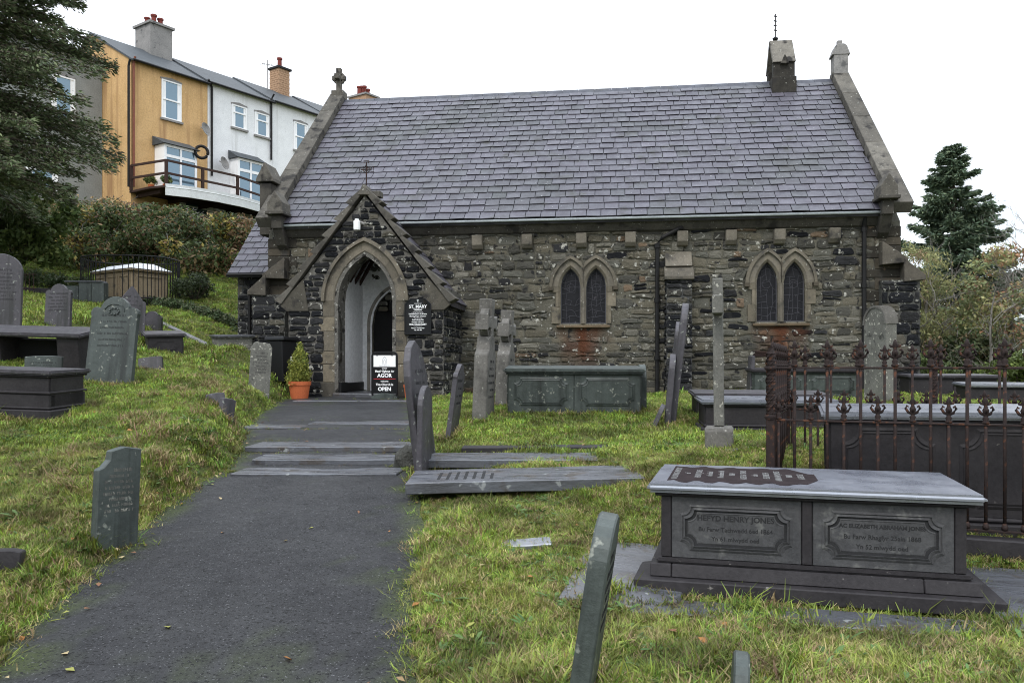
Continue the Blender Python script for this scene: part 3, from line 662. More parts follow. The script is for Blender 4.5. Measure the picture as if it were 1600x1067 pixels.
# --- vestry (low lean-to at the west end)
va0, ve = LC(357, 428, 1.2); va1 = -.28; _, vt = LC(412, 331, 2.5)
b = MB(); b.box(va0 + .15, va1, 1.45, 6.5, ZB, ve + .02, (.12, .12, .12)); vest = b.build('vestry', M_mortar, church)
rubble(va0 + .15, va1, ZB + .6, ve, lambda *a: True, lambda x, z, d: (x, 1.45 - d, z), vest, 31, hr=(.14, .26), wr=(.3, .6), pal=pal_dark, wave=0)
b = MB(); b.prism([(1.15, ve), (3.9, ve + 2.6), (6.7, ve), (6.7, ve - .1), (3.9, ve + 2.45), (1.15, ve - .1)], va0, va1, (.5, .5, .5), axis='x')
b.prism([(1.45, ve - .1), (3.9, ve + 2.45), (6.5, ve - .1)], va0 + .15, va0 + .4, (.3, .3, .3), axis='x'); vr = b.build('vestry_roof', M_slate, church)
vl = math.hypot(2.75, 2.6); vs_, vc_ = 2.6 / vl, 2.75 / vl
# hipped-looking left verge follows the photograph
slates(va0, va1, vl, lambda u, v, w_: (u + .28 * v * 0, 1.15 + vc_ * v - vs_ * w_, ve + vs_ * v + vc_ * w_), vr, .28, .33, random.Random(9), 120)
b = MB(); dp = LC(388, 440, 1.3)[0]; b.tube([(dp - .12, 1.2, ve - .05), (dp, 1.36, ve - .35), (dp, 1.38, ZB + .5)], .045, 8); b.build('downpipe', M_iron, church)
b = MB(); b.tube([(va0, 1.1, ve - .04), (va1, 1.1, ve - .04)], .045, 6); b.build('gutter', M_iron, church)

# --- PORCH
pw, ph, pzs = .645, 1.04, 1.5
APX = 4.05; FOOT = 1.62
slp = (APX - FOOT) / (PWd + .05)
def gab(s): return APX - .12 - slp * abs(s - PC)
pz0 = -.62
b = MB()
wall_block(b, PC - PWd, PC + PWd, ZB, gab, PF, PF + .5, [(PC, pw, pzs, ph)], zsill=pz0, col=(.2, .19, .17))
porch = b.build('porch', M_mortar, church)
b = MB()   # side walls (thick, white inside)
b.box(PC - PWd, PC - .75, PF + .5, -.02, ZB, FOOT + .2, (.2, .19, .17)); b.box(PC + .75, PC + PWd, PF + .5, -.02, ZB, FOOT + .2, (.2, .19, .17)); b.build('side_wall', M_mortar, porch)
b = MB(); b.box(PC - .75, PC - .7, PF + .5, -.03, pz0 + .22, 2.6); b.box(PC + .7, PC + .75, PF + .5, -.03, pz0 + .22, 2.6); b.build('white_plaster', M_wash, porch)
b = MB(); b.box(PC - .75, PC - .67, PF + .5, -.03, pz0, pz0 + .22); b.box(PC + .67, PC + .75, PF + .5, -.03, pz0, pz0 + .22); b.box(PC - pw + .005 - .03, PC - pw + .06, PF + .05, PF + .5, pz0, pz0 + .24); b.build('plinth_band', M_bin, porch)
b = MB(); b.box(PC - .75, PC + .75, PF - .1, .6, pz0 - .4, pz0); b.build('threshold', M_wet, porch, bevel=.02)
# inner doorway surround
b = MB(); wall_block(b, PC - .7, PC + .7, pz0, lambda s: 3.2 - abs(s - PC), -.05, -.02, [(PC, DW, 1.05, .85)]); ds = b.build('doorway_plaster', M_wash, porch)
b = MB(); b.strip(lancet(PC, DW, .85, 1.05, 0, legs=pz0), lancet(PC, DW, .85, 1.05, .11, legs=pz0), -.02, .1, yb=-.10, col=(1.9, 1.95, 2.1)); b.build('door_surround', M_dress, porch)
b = MB(); b.box(PC - DW - .02, PC + DW + .02, .12, .16, pz0, 2.1); b.build('doorway_dark_panel', M_dark, porch)  # flat black panel stands in for the unlit church interior
# rafters inside
rt = []
for k in range(4):
    y = PF + .62 + k * .38; b = MB()
    for sg in (-1, 1): b.prism([(PC + sg * .75, 2.05), (PC + sg * .75, 1.95), (PC, 3.2), (PC, 3.38)], y, y + .1)
    b.build('rafter', M_wood, porch)
b = MB()
for sg in (-1, 1): b.prism([(PC + sg * (PWd + .12), FOOT - .12), (PC, APX - .1), (PC, APX - .22), (PC + sg * (PWd + .12), FOOT - .24)], PF + .3, -.02, (.4, .4, .4))
pr = b.build('porch_roof', M_slate, porch)
# porch roof slates, both slopes
pl_ = math.hypot(PWd + .12, APX - .1 - FOOT + .12); psu = (APX - .1 - FOOT + .12) / pl_; pcu = (PWd + .12) / pl_
for sg in (1, -1):
    slates(-(-PF - .3), 0 - .02, pl_, lambda u, v, w_, sg=sg: (PC + sg * (PWd + .12 - pcu * v + psu * w_), u, FOOT - .12 + psu * v + pcu * w_), pr, .3, .42, random.Random(4), 60)
# stepped gable coping
for sg in (-1, 1):
    nseg = 7
    for i in range(nseg):
        f0, f1 = i / nseg, (i + 1) / nseg
        def q(f, w_): return (PC + sg * ((PWd + .16) * (1 - f) + psu * w_), FOOT - .17 + (APX - FOOT + .17) * f + pcu * w_)
        lift0 = .10; b = MB()
        b.prism([q(f0, -.02), q(f1 + .01, -.02), q(f1 + .01, lift0 - .05), q(f0 - .012, lift0 + .07)], PF - .1, PF + .32, (random.uniform(.7, 1.1),) * 3)
        b.build('coping_stone', M_coping, porch, bevel=.008)
b = MB(); b.prism([(PC - .14, APX - .13), (PC + .14, APX - .13), (PC + .02, APX + .12), (PC - .02, APX + .12)], PF - .12, PF + .34); b.box(PC - .02, PC + .3, PF + .2, PF + .45, APX - .12, APX + .02); b.build('apex_stone', M_coping, porch, bevel=.01)
b = MB(); iron_cross(b, PC, PF + .1, APX + .05, .62, .13); b.build('iron_cross', M_rust, porch)
for sg in (-1, 1):    # porch kneelers
    x = PC + sg * (PWd + .02); b = MB(); b.prism([(x - sg * .52, FOOT - .35), (x - sg * .0, FOOT - .35), (x + sg * .16, FOOT - .22), (x + sg * .12, FOOT - .12), (x - sg * .4, FOOT + .40)], PF - .06, PF + .0, (.75, .74, .7)); b.build('kneeler', M_coping, porch, bevel=.01)
# arch: inner chamfer, voussoirs, hood
def seg_ring(o0, o1, yf, yb_, y1, nv, nm, par, tint, legs=None):
    A = lancet(PC, pw, ph, pzs, o0, 21); B = lancet(PC, pw, ph, pzs, o1, 21); nn = len(A); per = (nn - 1) // nv
    for k in range(nv):
        i0 = k * per; i1 = nn - 1 if k == nv - 1 else (k + 1) * per
        b = MB(); v = random.uniform(*tint); b.strip(A[i0:i1 + 1], B[i0:i1 + 1], yf, y1, yb=yb_, col=(v, v * .98, v * .95)); b.build(nm, M_dress, par, bevel=.005)
seg_ring(.0, .1, PF + .1, PF - .02, PF + .3, 7, 'arch_chamfer_stone', porch, (.8, 1.15))
seg_ring(.102, .3, PF - .02, PF - .03, PF + .1, 8, 'voussoir', porch, (.75, 1.2))
A = lancet(PC, pw, ph, pzs, .302, 21); B = lancet(PC, pw, ph, pzs, .385, 21); b = MB(); b.strip(A, B, PF - .11, PF, yb=PF - .08, col=(.8, .78, .74)); b.build('hood_mould', M_dress, porch)
for sg in (-1, 1):
    z = pz0 - .1; k = 0
    while z < pzs - .01:
        h = min((.34, .42, .3, .46)[k % 4], pzs - z)
        if pzs - z - h < .12: h = pzs - z
        x0 = PC + sg * pw; xm = PC + sg * (pw + .1); x1 = PC + sg * (pw + (.46, .36, .42, .34)[k % 4])
        tn = ((.5, .5, .5), (1.1, 1.05, .95), (.85, .85, .82), (1.0, .98, .9))[k % 4] if z < 0 else ((1.05, 1.0, .9), (.8, .78, .74))[k % 2]
        b = MB(); b.prism([(x0, PF + .1), (xm, PF - .02), (x1, PF - .02), (x1, PF + .3), (x0, PF + .3)], z + .004, z + h - .004, tn, axis='z'); b.build('quoin_stone', M_dress, porch, bevel=.01); z += h; k += 1
def cl_porch(x, z):
    if z > pzs:
        cx = (ph * ph - pw * pw) / (2 * pw); a = arch_h(x, PC, pw, ph, pzs, .37)
        if a and a > z:
            sg = 1 if x > PC else -1; ox = PC - sg * cx; d = Vector((x - ox, z - pzs)); d *= (cx + pw + .37) / d.length; x, z = ox + d.x, pzs + d.y
    return x, min(z, gab(x) + .03)
def ok_up(p, q, zb, zt):
    m = (p + q) / 2; h = (zb + zt) / 2; a = arch_h(m, PC, pw, ph, pzs, .38)
    return h < gab(m) and not (a and a > h) and gab(m) > zb + .03
def ok_porch(p, q, zb, zt):
    for x in (p, q):
        if zt > gab(x) + .03: return False
    for x in (p, (p + q) / 2, q):
        for zz in (zb, zt):
            if zz >= pzs - .02:
                a = arch_h(x, PC, pw, ph, pzs, .33)
                if a and a > zz: return False
            elif abs(x - PC) < pw + .32: return False
    if zb < pzs and q > PC - pw - .3 and p < PC + pw + .3: return False
    return True
def mp_p(x, z, d): return (x, PF - d, z)
rubble(PC - PWd, PC - pw - .34, ZB + .3, pzs, ok_porch, mp_p, porch, 41, hr=(.15, .25), wr=(.3, .7), pal=pal_dark, wave=.01)
rubble(PC + pw + .34, PC + PWd, ZB + .3, pzs, ok_porch, mp_p, porch, 42, hr=(.15, .25), wr=(.25, .5), pal=pal_dark, wave=.01)
rubble(PC - PWd, PC + PWd, pzs, APX, ok_up, mp_p, porch, 43, hr=(.1, .16), wr=(.16, .42), pal=pal_dark, wave=.01, clampf=cl_porch)
rubble(PF + .0, 0, ZB + .3, FOOT - .1, lambda *a: True, lambda x, z, d: (PC + PWd + d, x, z), porch, 44, hr=(.15, .25), wr=(.3, .6), pal=pal_dark, wave=.01)
# flush the stones: the 300 that show largest are parts, the rest joined
STONES.sort(key=lambda s: -s[0]); rest = {}
for i, (ar, vs, fs, cols, par) in enumerate(STONES):
    if i < 296:
        m = MB(); m.add(vs, fs, cols); m.build('stone', M_stone, par)
    else: rest.setdefault(par.name, [par, MB()])[1].add(vs, fs, cols)
for par, m in rest.values(): m.build('stones', M_stone, par, kind='stuff')
# porch lamp
lm = MB(); s, z = LC(559, 352, PF - .1); lm.lathe([(.075, -.12), (.08, -.08), (.08, .08), (.05, .1), (.05, .13)], 12, (0, 0, 0))
lamp = tag(lm.build('wall_lamp', M_wpaint, None, smooth=False), 'small white cylindrical lamp fixed high on the porch gable', 'lamp')
cm = Matrix.Translation(CF.root()) @ Matrix.Rotation(CF.a, 4, 'Z')
lamp.location = cm @ Vector((s, PF - .16, z))
b = MB(); b.tube([(0, .0, .02), (0, .15, .02)], .02, 6); b.tube([(.08, 0, .06), (.16, .02, .02)], .03, 6); b.build('bracket', M_cement, lamp)

# ---------------------------------------------------------------- text
def text(body, size, mt, parent, loc, rot, align='CENTER', name='lettering', bold=0, ext=.001, sx=1):
    cu_ = bpy.data.curves.new('t', 'FONT'); cu_.body = body; cu_.size = size; cu_.align_x = align; cu_.extrude = ext; cu_.offset = bold; cu_.resolution_u = 3
    to = bpy.data.objects.new('t', cu_); C.objects.link(to); bpy.context.view_layer.update()
    me = bpy.data.meshes.new_from_object(to.evaluated_get(bpy.context.evaluated_depsgraph_get())); bpy.data.objects.remove(to)
    me.materials.clear(); me.materials.append(mt); o = link(name, me, parent); o.location = loc; o.rotation_euler = rot; o.scale = (sx, 1, 1); return o
UP = (R(90), 0, 0)
# signboard on the porch
s0, zb = LC(632, 523, PF - .06); s1, zt = LC(674, 466, PF - .06); sw = s1 - s0; sh = zt - zb
sg_ = thing('church_signboard', 'black service-times signboard with white lettering fixed right of the porch arch', 'sign', cm @ Vector(((s0 + s1) / 2, PF - .06, zb)), CF.a)
o = [(-sw / 2, 0), (sw / 2, 0), (sw / 2, sh * .84), (sw / 2 - .14, sh), (-sw / 2 + .14, sh), (-sw / 2, sh * .84)]
b = MB(); b.prism(o, 0, .03); b.build('board', M_black, sg_)
oi = [(x * .9, .035 + z * .93) for x, z in o]; b = MB(); b.strip(oi, o, -.018, .0, closed=True); b.build('frame', M_black, sg_, bevel=.004)
b = MB(); b.box(-.009, .009, -.003, 0, sh * .90, sh * .975); b.box(-.027, .027, -.003, 0, sh * .942, sh * .956); b.build('cross_emblem', M_wpaint, sg_)
for body, zz, sz, bo in (('CHURCH OF', .845, .03, .0), ('ST. MARY', .735, .098, .002), ('TREFRIW', .665, .05, .0015), ('1st SUNDAY 10.30 a.m.', .555, .044, .0018), ('Morning Prayer & Sermon', .495, .036, .001), ('2nd 3rd 4th 5th', .395, .042, .0014),
                         ('Sundays 6.00 p.m.', .335, .040, .001), ('HOLY EUCHARIST', .265, .050, .0018), ('Rector: The Rectory', .17, .036, .001), ('Tel. 640 380', .115, .036, .001)):
    text(body, sz, M_wpaint, sg_, (0, -.004, sh * zz), UP, bold=bo)
b = MB(); b.box(-.12, .12, -.003, 0, sh * .62, sh * .625); b.box(-.1, .1, -.003, 0, sh * .455, sh * .459); b.box(-.1, .1, -.003, 0, sh * .23, sh * .234); b.build('rule_line', M_wpaint, sg_)
# A-board
YB = 18.35; ab = thing('pavement_sign', 'black framed welcome board saying the church is open, standing before the porch door', 'sign', (P(601, 617, YB).x, YB, -.735 + EZ + .0), R(-6))
W_, H_ = .60, 1.06
def rrect(w_, z0, z1, r, n=5):
    pts = []
    for cx, cz, a0 in ((w_ / 2 - r, z1 - r, 0), (-w_ / 2 + r, z1 - r, 90), (-w_ / 2 + r, z0 + r, 180), (w_ / 2 - r, z0 + r, 270)):
        for i in range(n): a = R(a0 + 90 * i / (n - 1)); pts.append((cx + r * math.cos(a), cz + r * math.sin(a)))
    return pts
b = MB(); b.strip(rrect(W_ - .08, .06, H_ - .04, .06), rrect(W_, .02, H_, .1), -.02, .02, closed=True); b.build('frame', M_black, ab, bevel=.005)
b = MB(); b.box(-.27, .27, -.006, .006, .13, H_ - .05); b.build('board', M_black, ab)
b = MB(); b.box(-.25, .25, -.01, -.006, .72, H_ - .085); b.build('white_poster', M_wpaint, ab)
b = MB(); b.prism([(-.3, 0), (.3, 0), (.3, .05), (.2, .11), (.08, .135), (-.08, .135), (-.2, .11), (-.3, .05)], -.05, .12); b.build('base', M_graveg, ab, bevel=.01)
for x in (-.17, .17): b = MB(); b.box(x - .012, x + .012, -.016, -.004, H_ - .10, H_ - .03); b.build('clip', M_black, ab)
b = MB(); A = lancet(0, .045, .1, .84, 0, 6, legs=.80); B = lancet(0, .052, .11, .84, 0.0, 6, legs=.80); b.strip(A, B, -.012, -.010); A = lancet(0, .02, .05, .83, 0, 6, legs=.80); B = lancet(0, .026, .058, .83, 0, 6, legs=.80); b.strip(A, B, -.012, -.010); b.build('arch_emblem', M_gpaint, ab)
for body, z, sz, mt, bo in (("Croeso", .765, .035, M_gpaint, 0), ('Eglwys y Santes Fair', .735, .03, M_gpaint, 0), ('croeso', .675, .042, M_wpaint, .001), ("Mae'r Eglwys Ar", .60, .066, M_wpaint, .002), ('AGOR', .49, .115, M_wpaint, .004), ('welcome', .385, .048, M_wpaint, .001), ('The Church Is', .305, .068, M_wpaint, .002), ('OPEN', .19, .115, M_wpaint, .004)):
    text(body, sz, mt, ab, (0, -.011, z), UP, bold=bo)
b = MB(); b.box(-.25, .25, -.01, -.006, .448, .458); b.build('red_rule', M_redp, ab)

# ---------------------------------------------------------------- foliage
def leafcloud(name, clumps, n, size, pal, mt, parent=None, asp=.5, kind=None, spread=1.0, droop=0, seed=1):
    """clumps: array (x,y,z,r). leaves scattered in every clump; pal: list of (colour, weight)"""
    r_ = np.random.default_rng(seed); cl = np.array(clumps, float); wv = cl[:, 3] ** 2; k = r_.choice(len(cl), n, p=wv / wv.sum())
    d = r_.normal(size=(n, 3)); d /= np.linalg.norm(d, axis=1)[:, None]; rad = r_.random(n) ** .45
    c = cl[k, :3] + d * (rad * cl[k, 3] * spread)[:, None] * np.array([1, 1, .8])
    nrm = d * .6 + r_.normal(size=(n, 3)); nrm[:, 2] += .5; nrm /= np.linalg.norm(nrm, axis=1)[:, None]
    u = np.cross(nrm, r_.normal(size=(n, 3))); u[:, 2] -= droop; u /= np.linalg.norm(u, axis=1)[:, None]; v = np.cross(nrm, u)
    s = size * r_.uniform(.6, 1.4, n)[:, None]
    V = np.stack([c - u * s, c - v * s * asp + nrm * s * .12, c + u * s, c + v * s * asp + nrm * s * .12], 1).reshape(-1, 3)
    cols = np.array([p[0] for p in pal]); ww = np.array([p[1] for p in pal], float)
    ck = r_.choice(len(pal), len(cl), p=ww / ww.sum()); lk = np.where(r_.random(n) < .55, ck[k], r_.choice(len(pal), n, p=ww / ww.sum()))
    colr = cols[lk] * r_.uniform(.65, 1.35, n)[:, None] * r_.uniform(.75, 1.2, len(cl))[k][:, None]
    return fastmesh(name, V, np.arange(4 * n).reshape(n, 4), np.repeat(colr, 4, 0), mt, parent, kind)
def fastmesh(name, V, Fq, cols, mt, parent=None, kind=None, me_only=False):
    me = bpy.data.meshes.new(name); n = len(Fq); k = Fq.shape[1]
    me.vertices.add(len(V)); me.vertices.foreach_set('co', V.astype(np.float32).ravel()); me.loops.add(n * k); me.loops.foreach_set('vertex_index', Fq.astype(np.int32).ravel())
    me.polygons.add(n); me.polygons.foreach_set('loop_start', np.arange(0, n * k, k, dtype=np.int32)); me.polygons.foreach_set('loop_total', np.full(n, k, np.int32)); me.update()
    a = me.color_attributes.new('col', 'FLOAT_COLOR', 'POINT'); arr = np.ones((len(V), 4), np.float32); arr[:, :3] = cols; a.data.foreach_set('color', arr.ravel()); me.materials.append(mt)
    return me if me_only else link(name, me, parent, kind)
def ellip(n, c, r, rng_, surf=.5, cr_=(.4, .8)):
    d = rng_.normal(size=(n, 3)); d /= np.linalg.norm(d, axis=1)[:, None]; q = rng_.random(n) ** surf
    p = np.array(c) + d * q[:, None] * np.array(r); return np.concatenate([p, rng_.uniform(*cr_, n)[:, None]], 1)
def limbs(b, base, top, rng_, n, r0, spread, up=.6, depth=2, mind=.3):
    """tapered trunk and branching limbs"""
    base, top = Vector(base), Vector(top); pts = [base.lerp(top, i / 5) + Vector((rng_.normal() * .04, rng_.normal() * .04, 0)) * (top - base).length * .25 * (i > 0) for i in range(6)]
    b.tube(pts, [r0 * (1 - .8 * i / 5) for i in range(6)], 7)
    def br(p, d, L, r, lev):
        q = [p]; 
        for i in range(3): d = (d + Vector(rng_.normal(size=3)) * .22 + Vector((0, 0, .08))).normalized(); q.append(q[-1] + d * L / 3)
        b.tube(q, [r, r * .75, r * .5, r * .22], 5, cap=False)
        if lev > 0:
            for i in range(4): s_ = q[rng_.integers(1, 4)]; br(s_, (d + Vector(rng_.normal(size=3)) * .7).normalized(), L * .6, r * .45, lev - 1)
    for i in range(n):
        f_ = mind + (1 - mind) * rng_.random(); p = base.lerp(top, f_); a = rng_.random() * 6.283
        br(p, Vector((math.cos(a), math.sin(a), up)).normalized(), spread * (1.15 - f_ * .6), r0 * (1 - .75 * f_) * .5, depth)

# conifers: whorls of boughs carrying needle sprays
def conifer(label, px, Y, ztop, R0, zlow, nb, size, pal, seed, droop=.35, nl=90, group=None, gaps=0):
    r_ = np.random.default_rng(seed); x = (px - 800) * Y / F; zb = G(x, Y); t = thing('conifer_tree', label, 'tree', (x, Y, zb), 0, group)
    H = ztop + EZ - zb; b = MB(); b.tube([(0, 0, -.3), (0.1, 0, H * .4), (0, .05, H * .75), (0, 0, H)], [H * .022, H * .016, H * .009, .02], 8)
    Vs = []; Cs = []; cols = np.array([p[0] for p in pal])
    zl = zlow + EZ - zb
    for i in range(nb):
        f_ = (i + r_.random()) / nb; z = zl + (H - zl) * f_; L = R0 * (1 - f_) ** .8 * r_.uniform(.65, 1.12) + .3; a = r_.random() * 6.283
        if r_.random() < gaps: continue
        d = np.array([math.cos(a), math.sin(a), 0]); P0 = np.array([0, 0, z]); tt = np.linspace(0, 1, 7)
        pts = np.array([P0 + d * L * q + np.array([0, 0, 1]) * (L * (.15 * q - droop * q * q + .12 * q ** 4)) for q in tt])
        b.tube([tuple(p) for p in pts], [.02 * L ** .8 * (1 - .85 * q) + .006 for q in tt], 4, cap=False)
        n = int(nl * (L / R0 + .15)); q = r_.uniform(.12, 1, n) ** .8; idx = q * 6; i0 = np.minimum(idx.astype(int), 5); fr = (idx - i0)[:, None]; c = pts[i0] * (1 - fr) + pts[i0 + 1] * fr
        side = np.cross(d, [0, 0, 1]); sw_ = (r_.random(n) * 2 - 1) * L * .28 * (1.15 - q); c = c + side * sw_[:, None] + np.array([0, 0, 1]) * (r_.normal(size=n) * .05 * L * .5 - abs(sw_) * .25)[:, None]
        u = d * r_.uniform(.4, 1, n)[:, None] + side * (np.sign(sw_) * r_.uniform(.1, .9, n))[:, None]; u[:, 2] += r_.normal(size=n) * .3 - .25; u /= np.linalg.norm(u, axis=1)[:, None]
        v = np.cross(u, r_.normal(size=(n, 3))); v /= np.linalg.norm(v, axis=1)[:, None]; s = (size * r_.uniform(.6, 1.5, n))[:, None]
        Vs.append(np.stack([c - u * s * .2, c + v * s * .16 + u * s * .3, c + u * s, c - v * s * .16 + u * s * .3], 1).reshape(-1, 3))
        Cs.append(np.repeat(cols[r_.integers(0, len(cols), n)] * r_.uniform(.6, 1.35, n)[:, None] * r_.uniform(.8, 1.2), 4, 0))
    b.build('trunk', M_bark, t); V = np.concatenate(Vs); fastmesh('crown', V, np.arange(len(V)).reshape(-1, 4), np.concatenate(Cs), M_needle, t); return t
def tree(name, label, px, Y, ztop, clumps, n, size, pal, seed, trunk_r=.12, m=M_twig, spread=2.2, asp=.5, nlimb=14, droop=0, group=None):
    r_ = np.random.default_rng(seed); x = (px - 800) * Y / F; zb = G(x, Y); t = thing(name, label, 'tree', (x, Y, zb), 0, group); H = ztop + EZ - zb
    b = MB(); limbs(b, (0, 0, -.2), (.2, 0, H * .82), r_, nlimb, trunk_r, spread, mind=.12); b.build('trunk', m, t)
    if n: leafcloud('crown', clumps(r_, H), n, size, pal, M_leaf, t, asp=asp, droop=droop, seed=seed)
    return t
conifer('big dark drooping conifer filling the upper left corner before the houses', -66, 24, 30, 4.15, 5.3, 460, .13, [((.10, .135, .06), 1), ((.075, .105, .05), 1), ((.13, .155, .075), 1), ((.12, .11, .075), .5)], 5, droop=.44, nl=800)
conifer('tall dark blue-green conifer beyond the right end of the church', 1490, 50, 13.3, 5.0, .5, 300, .27, [((.10, .145, .09), 1), ((.07, .105, .068), 1), ((.13, .165, .095), 1)], 8, droop=.12, nl=400, gaps=.1)
tree('willow_tree', 'pale yellow-green loose tree just right of the church buttress', 1440, 32, 4.9, lambda r, H: np.concatenate([ellip(60, (0, 0, H * .55), (1.35, 1.2, H * .42), r, .5, (.35, .6)), ellip(25, (-.9, 0, H * .3), (.9, 1, H * .28), r, .5, (.3, .5))]), 14000, .07, [((.27, .27, .12), 3), ((.2, .22, .10), 3), ((.3, .22, .13), 1)], 11, droop=.7, asp=.3)
tree('autumn_tree', 'thin tree with orange and olive autumn leaves at the far right', 1575, 30, 4.3, lambda r, H: ellip(60, (0, 0, H * .6), (2.0, 1.6, H * .38), r, .5, (.3, .6)), 7500, .075, [((.28, .2, .11), 1.6), ((.26, .25, .11), 3), ((.32, .17, .1), .6), ((.19, .22, .1), 3)], 12)
tree('evergreen_tree', 'mid-green bushy tree between the pale tree and the autumn tree', 1505, 36, 3.4, lambda r, H: ellip(60, (0, 0, H * .5), (2.0, 1.8, H * .45), r, .5, (.35, .7)), 10000, .1, [((.09, .12, .05), 3), ((.13, .155, .07), 2), ((.19, .18, .08), 1)], 13)
tree('bare_tree', 'leafless pale-branched tree at the right edge beyond the conifer', 1612, 44, 9.6, None, 0, 0, None, 14, .16, M_twig, 3.4, nlimb=20)
tree('bare_tree', 'small leafless tree rising between the railings and the autumn leaves', 1545, 27, 3.3, None, 0, 0, None, 15, .07, M_twig, 1.5, nlimb=12)
def shrub(label, px, Y, w_, h, n, size, pal, seed, name='shrub', group=None, z=None, d_=1.0):
    r_ = np.random.default_rng(seed); x = (px - 800) * Y / F; zb = G(x, Y) if z is None else z; t = thing(name, label, 'shrub', (x, Y, zb), 0, group); b = MB()
    for i in range(7): a = i * .9; b.tube([(0, 0, -.1), (w_ * .25 * math.cos(a), .2 * math.sin(a), h * .4), (w_ * .42 * math.cos(a), .4 * math.sin(a), h * .8)], [.03, .02, .008], 5)
    b.build('stem', M_bark, t); leafcloud('foliage', ellip(max(14, int(w_ * h * 9)), (0, 0, h * .5), (w_ / 2, d_, h * .48), r_, .5, (.22, .42)), n, size, pal, M_leaf, t, seed=seed); return t
GREEN = [((.11, .15, .045), 3), ((.08, .12, .035), 3), ((.16, .19, .06), 1)]
shrub('leafy green bush under the big conifer at the left edge', 20, 28.5, 4.4, 3.6, 9000, .1, GREEN, 51)
shrub('small clipped dark shrub right of the round railing', 305, 27, 1.3, .8, 2500, .05, [((.03, .042, .02), 1), ((.045, .06, .025), 1)], 52)
shrub('low bright shrub behind the railings at the far right', 1590, 24, 2.6, 1.1, 4000, .06, [((.13, .17, .04), 2), ((.09, .12, .04), 1)], 53)
shrub('low green shrub beside the right buttress foot', 1455, 24, 1.7, .95, 2600, .06, [((.14, .17, .04), 1), ((.08, .11, .04), 2)], 54)
shrub('broad dark hedge bush under the right-hand trees', 1520, 30, 3.4, 1.9, 6000, .08, [((.05, .07, .03), 2), ((.1, .11, .05), 1), ((.15, .11, .06), .5)], 55)
# bramble bank (one uncountable mass)
r_ = np.random.default_rng(61); cl = []
for i in range(520):
    px = r_.uniform(-140, 440); Y = r_.uniform(30.5, 40); x = (px - 800) * Y / F
    top = np.interp(px, [-140, 0, 100, 200, 260, 330, 400, 440], [372, 366, 345, 333, 350, 368, 362, 358]); zt_ = (HY - top) * 36 / F + EZ
    g_ = G(x, Y); z = g_ + r_.uniform(.1, 1) ** 1.3 * max(.4, (zt_ - g_) * (.35 + .65 * min(1, (Y - 30) / 3))); cl.append((x, Y, z, r_.uniform(.35, .8)))
BR = [((.06, .085, .03), 5), ((.11, .14, .05), 4), ((.2, .13, .065), 2), ((.28, .2, .1), 1.2), ((.15, .08, .05), 1), ((.3, .24, .06), .5)]
leafcloud('bramble_thicket', cl, 95000, .085, BR, M_leaf, None, kind='stuff', seed=62)
b = MB()
for i in range(260):
    c = cl[r_.integers(0, len(cl))]; p = Vector(c[:3]); d = Vector((r_.normal(), r_.normal(), 1.2)); b.tube([p - Vector((0, 0, .8)), p + d * .3, p + d * .55 + Vector((r_.normal() * .3, 0, -.1))], .012, 4, cap=False)
b.build('bramble_stems', M_twig, None, kind='stuff')
# far woodland behind everything on the right
cl = []
for i in range(300): a = r_.uniform(-60, 130); cl.append((a, r_.uniform(85, 110), EZ + r_.uniform(-1, 4.0 if a > 20 else 1.0), r_.uniform(1.2, 2.6)))
leafcloud('distant_woodland', cl, 26000, .42, [((.08, .1, .06), 2), ((.12, .12, .08), 1), ((.14, .11, .08), 1)], M_leaf, None, kind='stuff', seed=63)

# ================================================================= TERRACE HOUSES
HF = Frame(-21.7, 47, math.atan2(.82, .572)); HL = HF.uv; hm4 = Matrix.Translation(HF.root()) @ Matrix.Rotation(HF.a, 4, 'Z')
def house(label, x0, x1, y0, eave, ridge, mt, z0=5.5, verge=.0):
    t = thing('terraced_house', label, 'house', hm4 @ Vector((x0, y0, 0)), HF.a, 'terraced houses on the hill'); t['x0'] = 0
    b = MB(); W_ = x1 - x0; b.box(0, W_ - .01, 0, 8, z0, eave); b.prism([(0, eave), (4.2, ridge - .15), (8, eave)], 0, W_ - .01, axis='x'); b.build('wall', mt, t)
    b = MB(); b.prism([(-.25, eave - .02), (4.2, ridge), (8.3, eave), (8.3, eave - .1), (4.2, ridge - .14), (-.25, eave - .12)], -verge, W_ + .0, axis='x'); rf = b.build('roof', M_hroof, t)
    b = MB(); b.tube([(0, -.3, eave - .06), (W_, -.3, eave - .06)], .07, 6); b.build('gutter', M_iron, t); return t
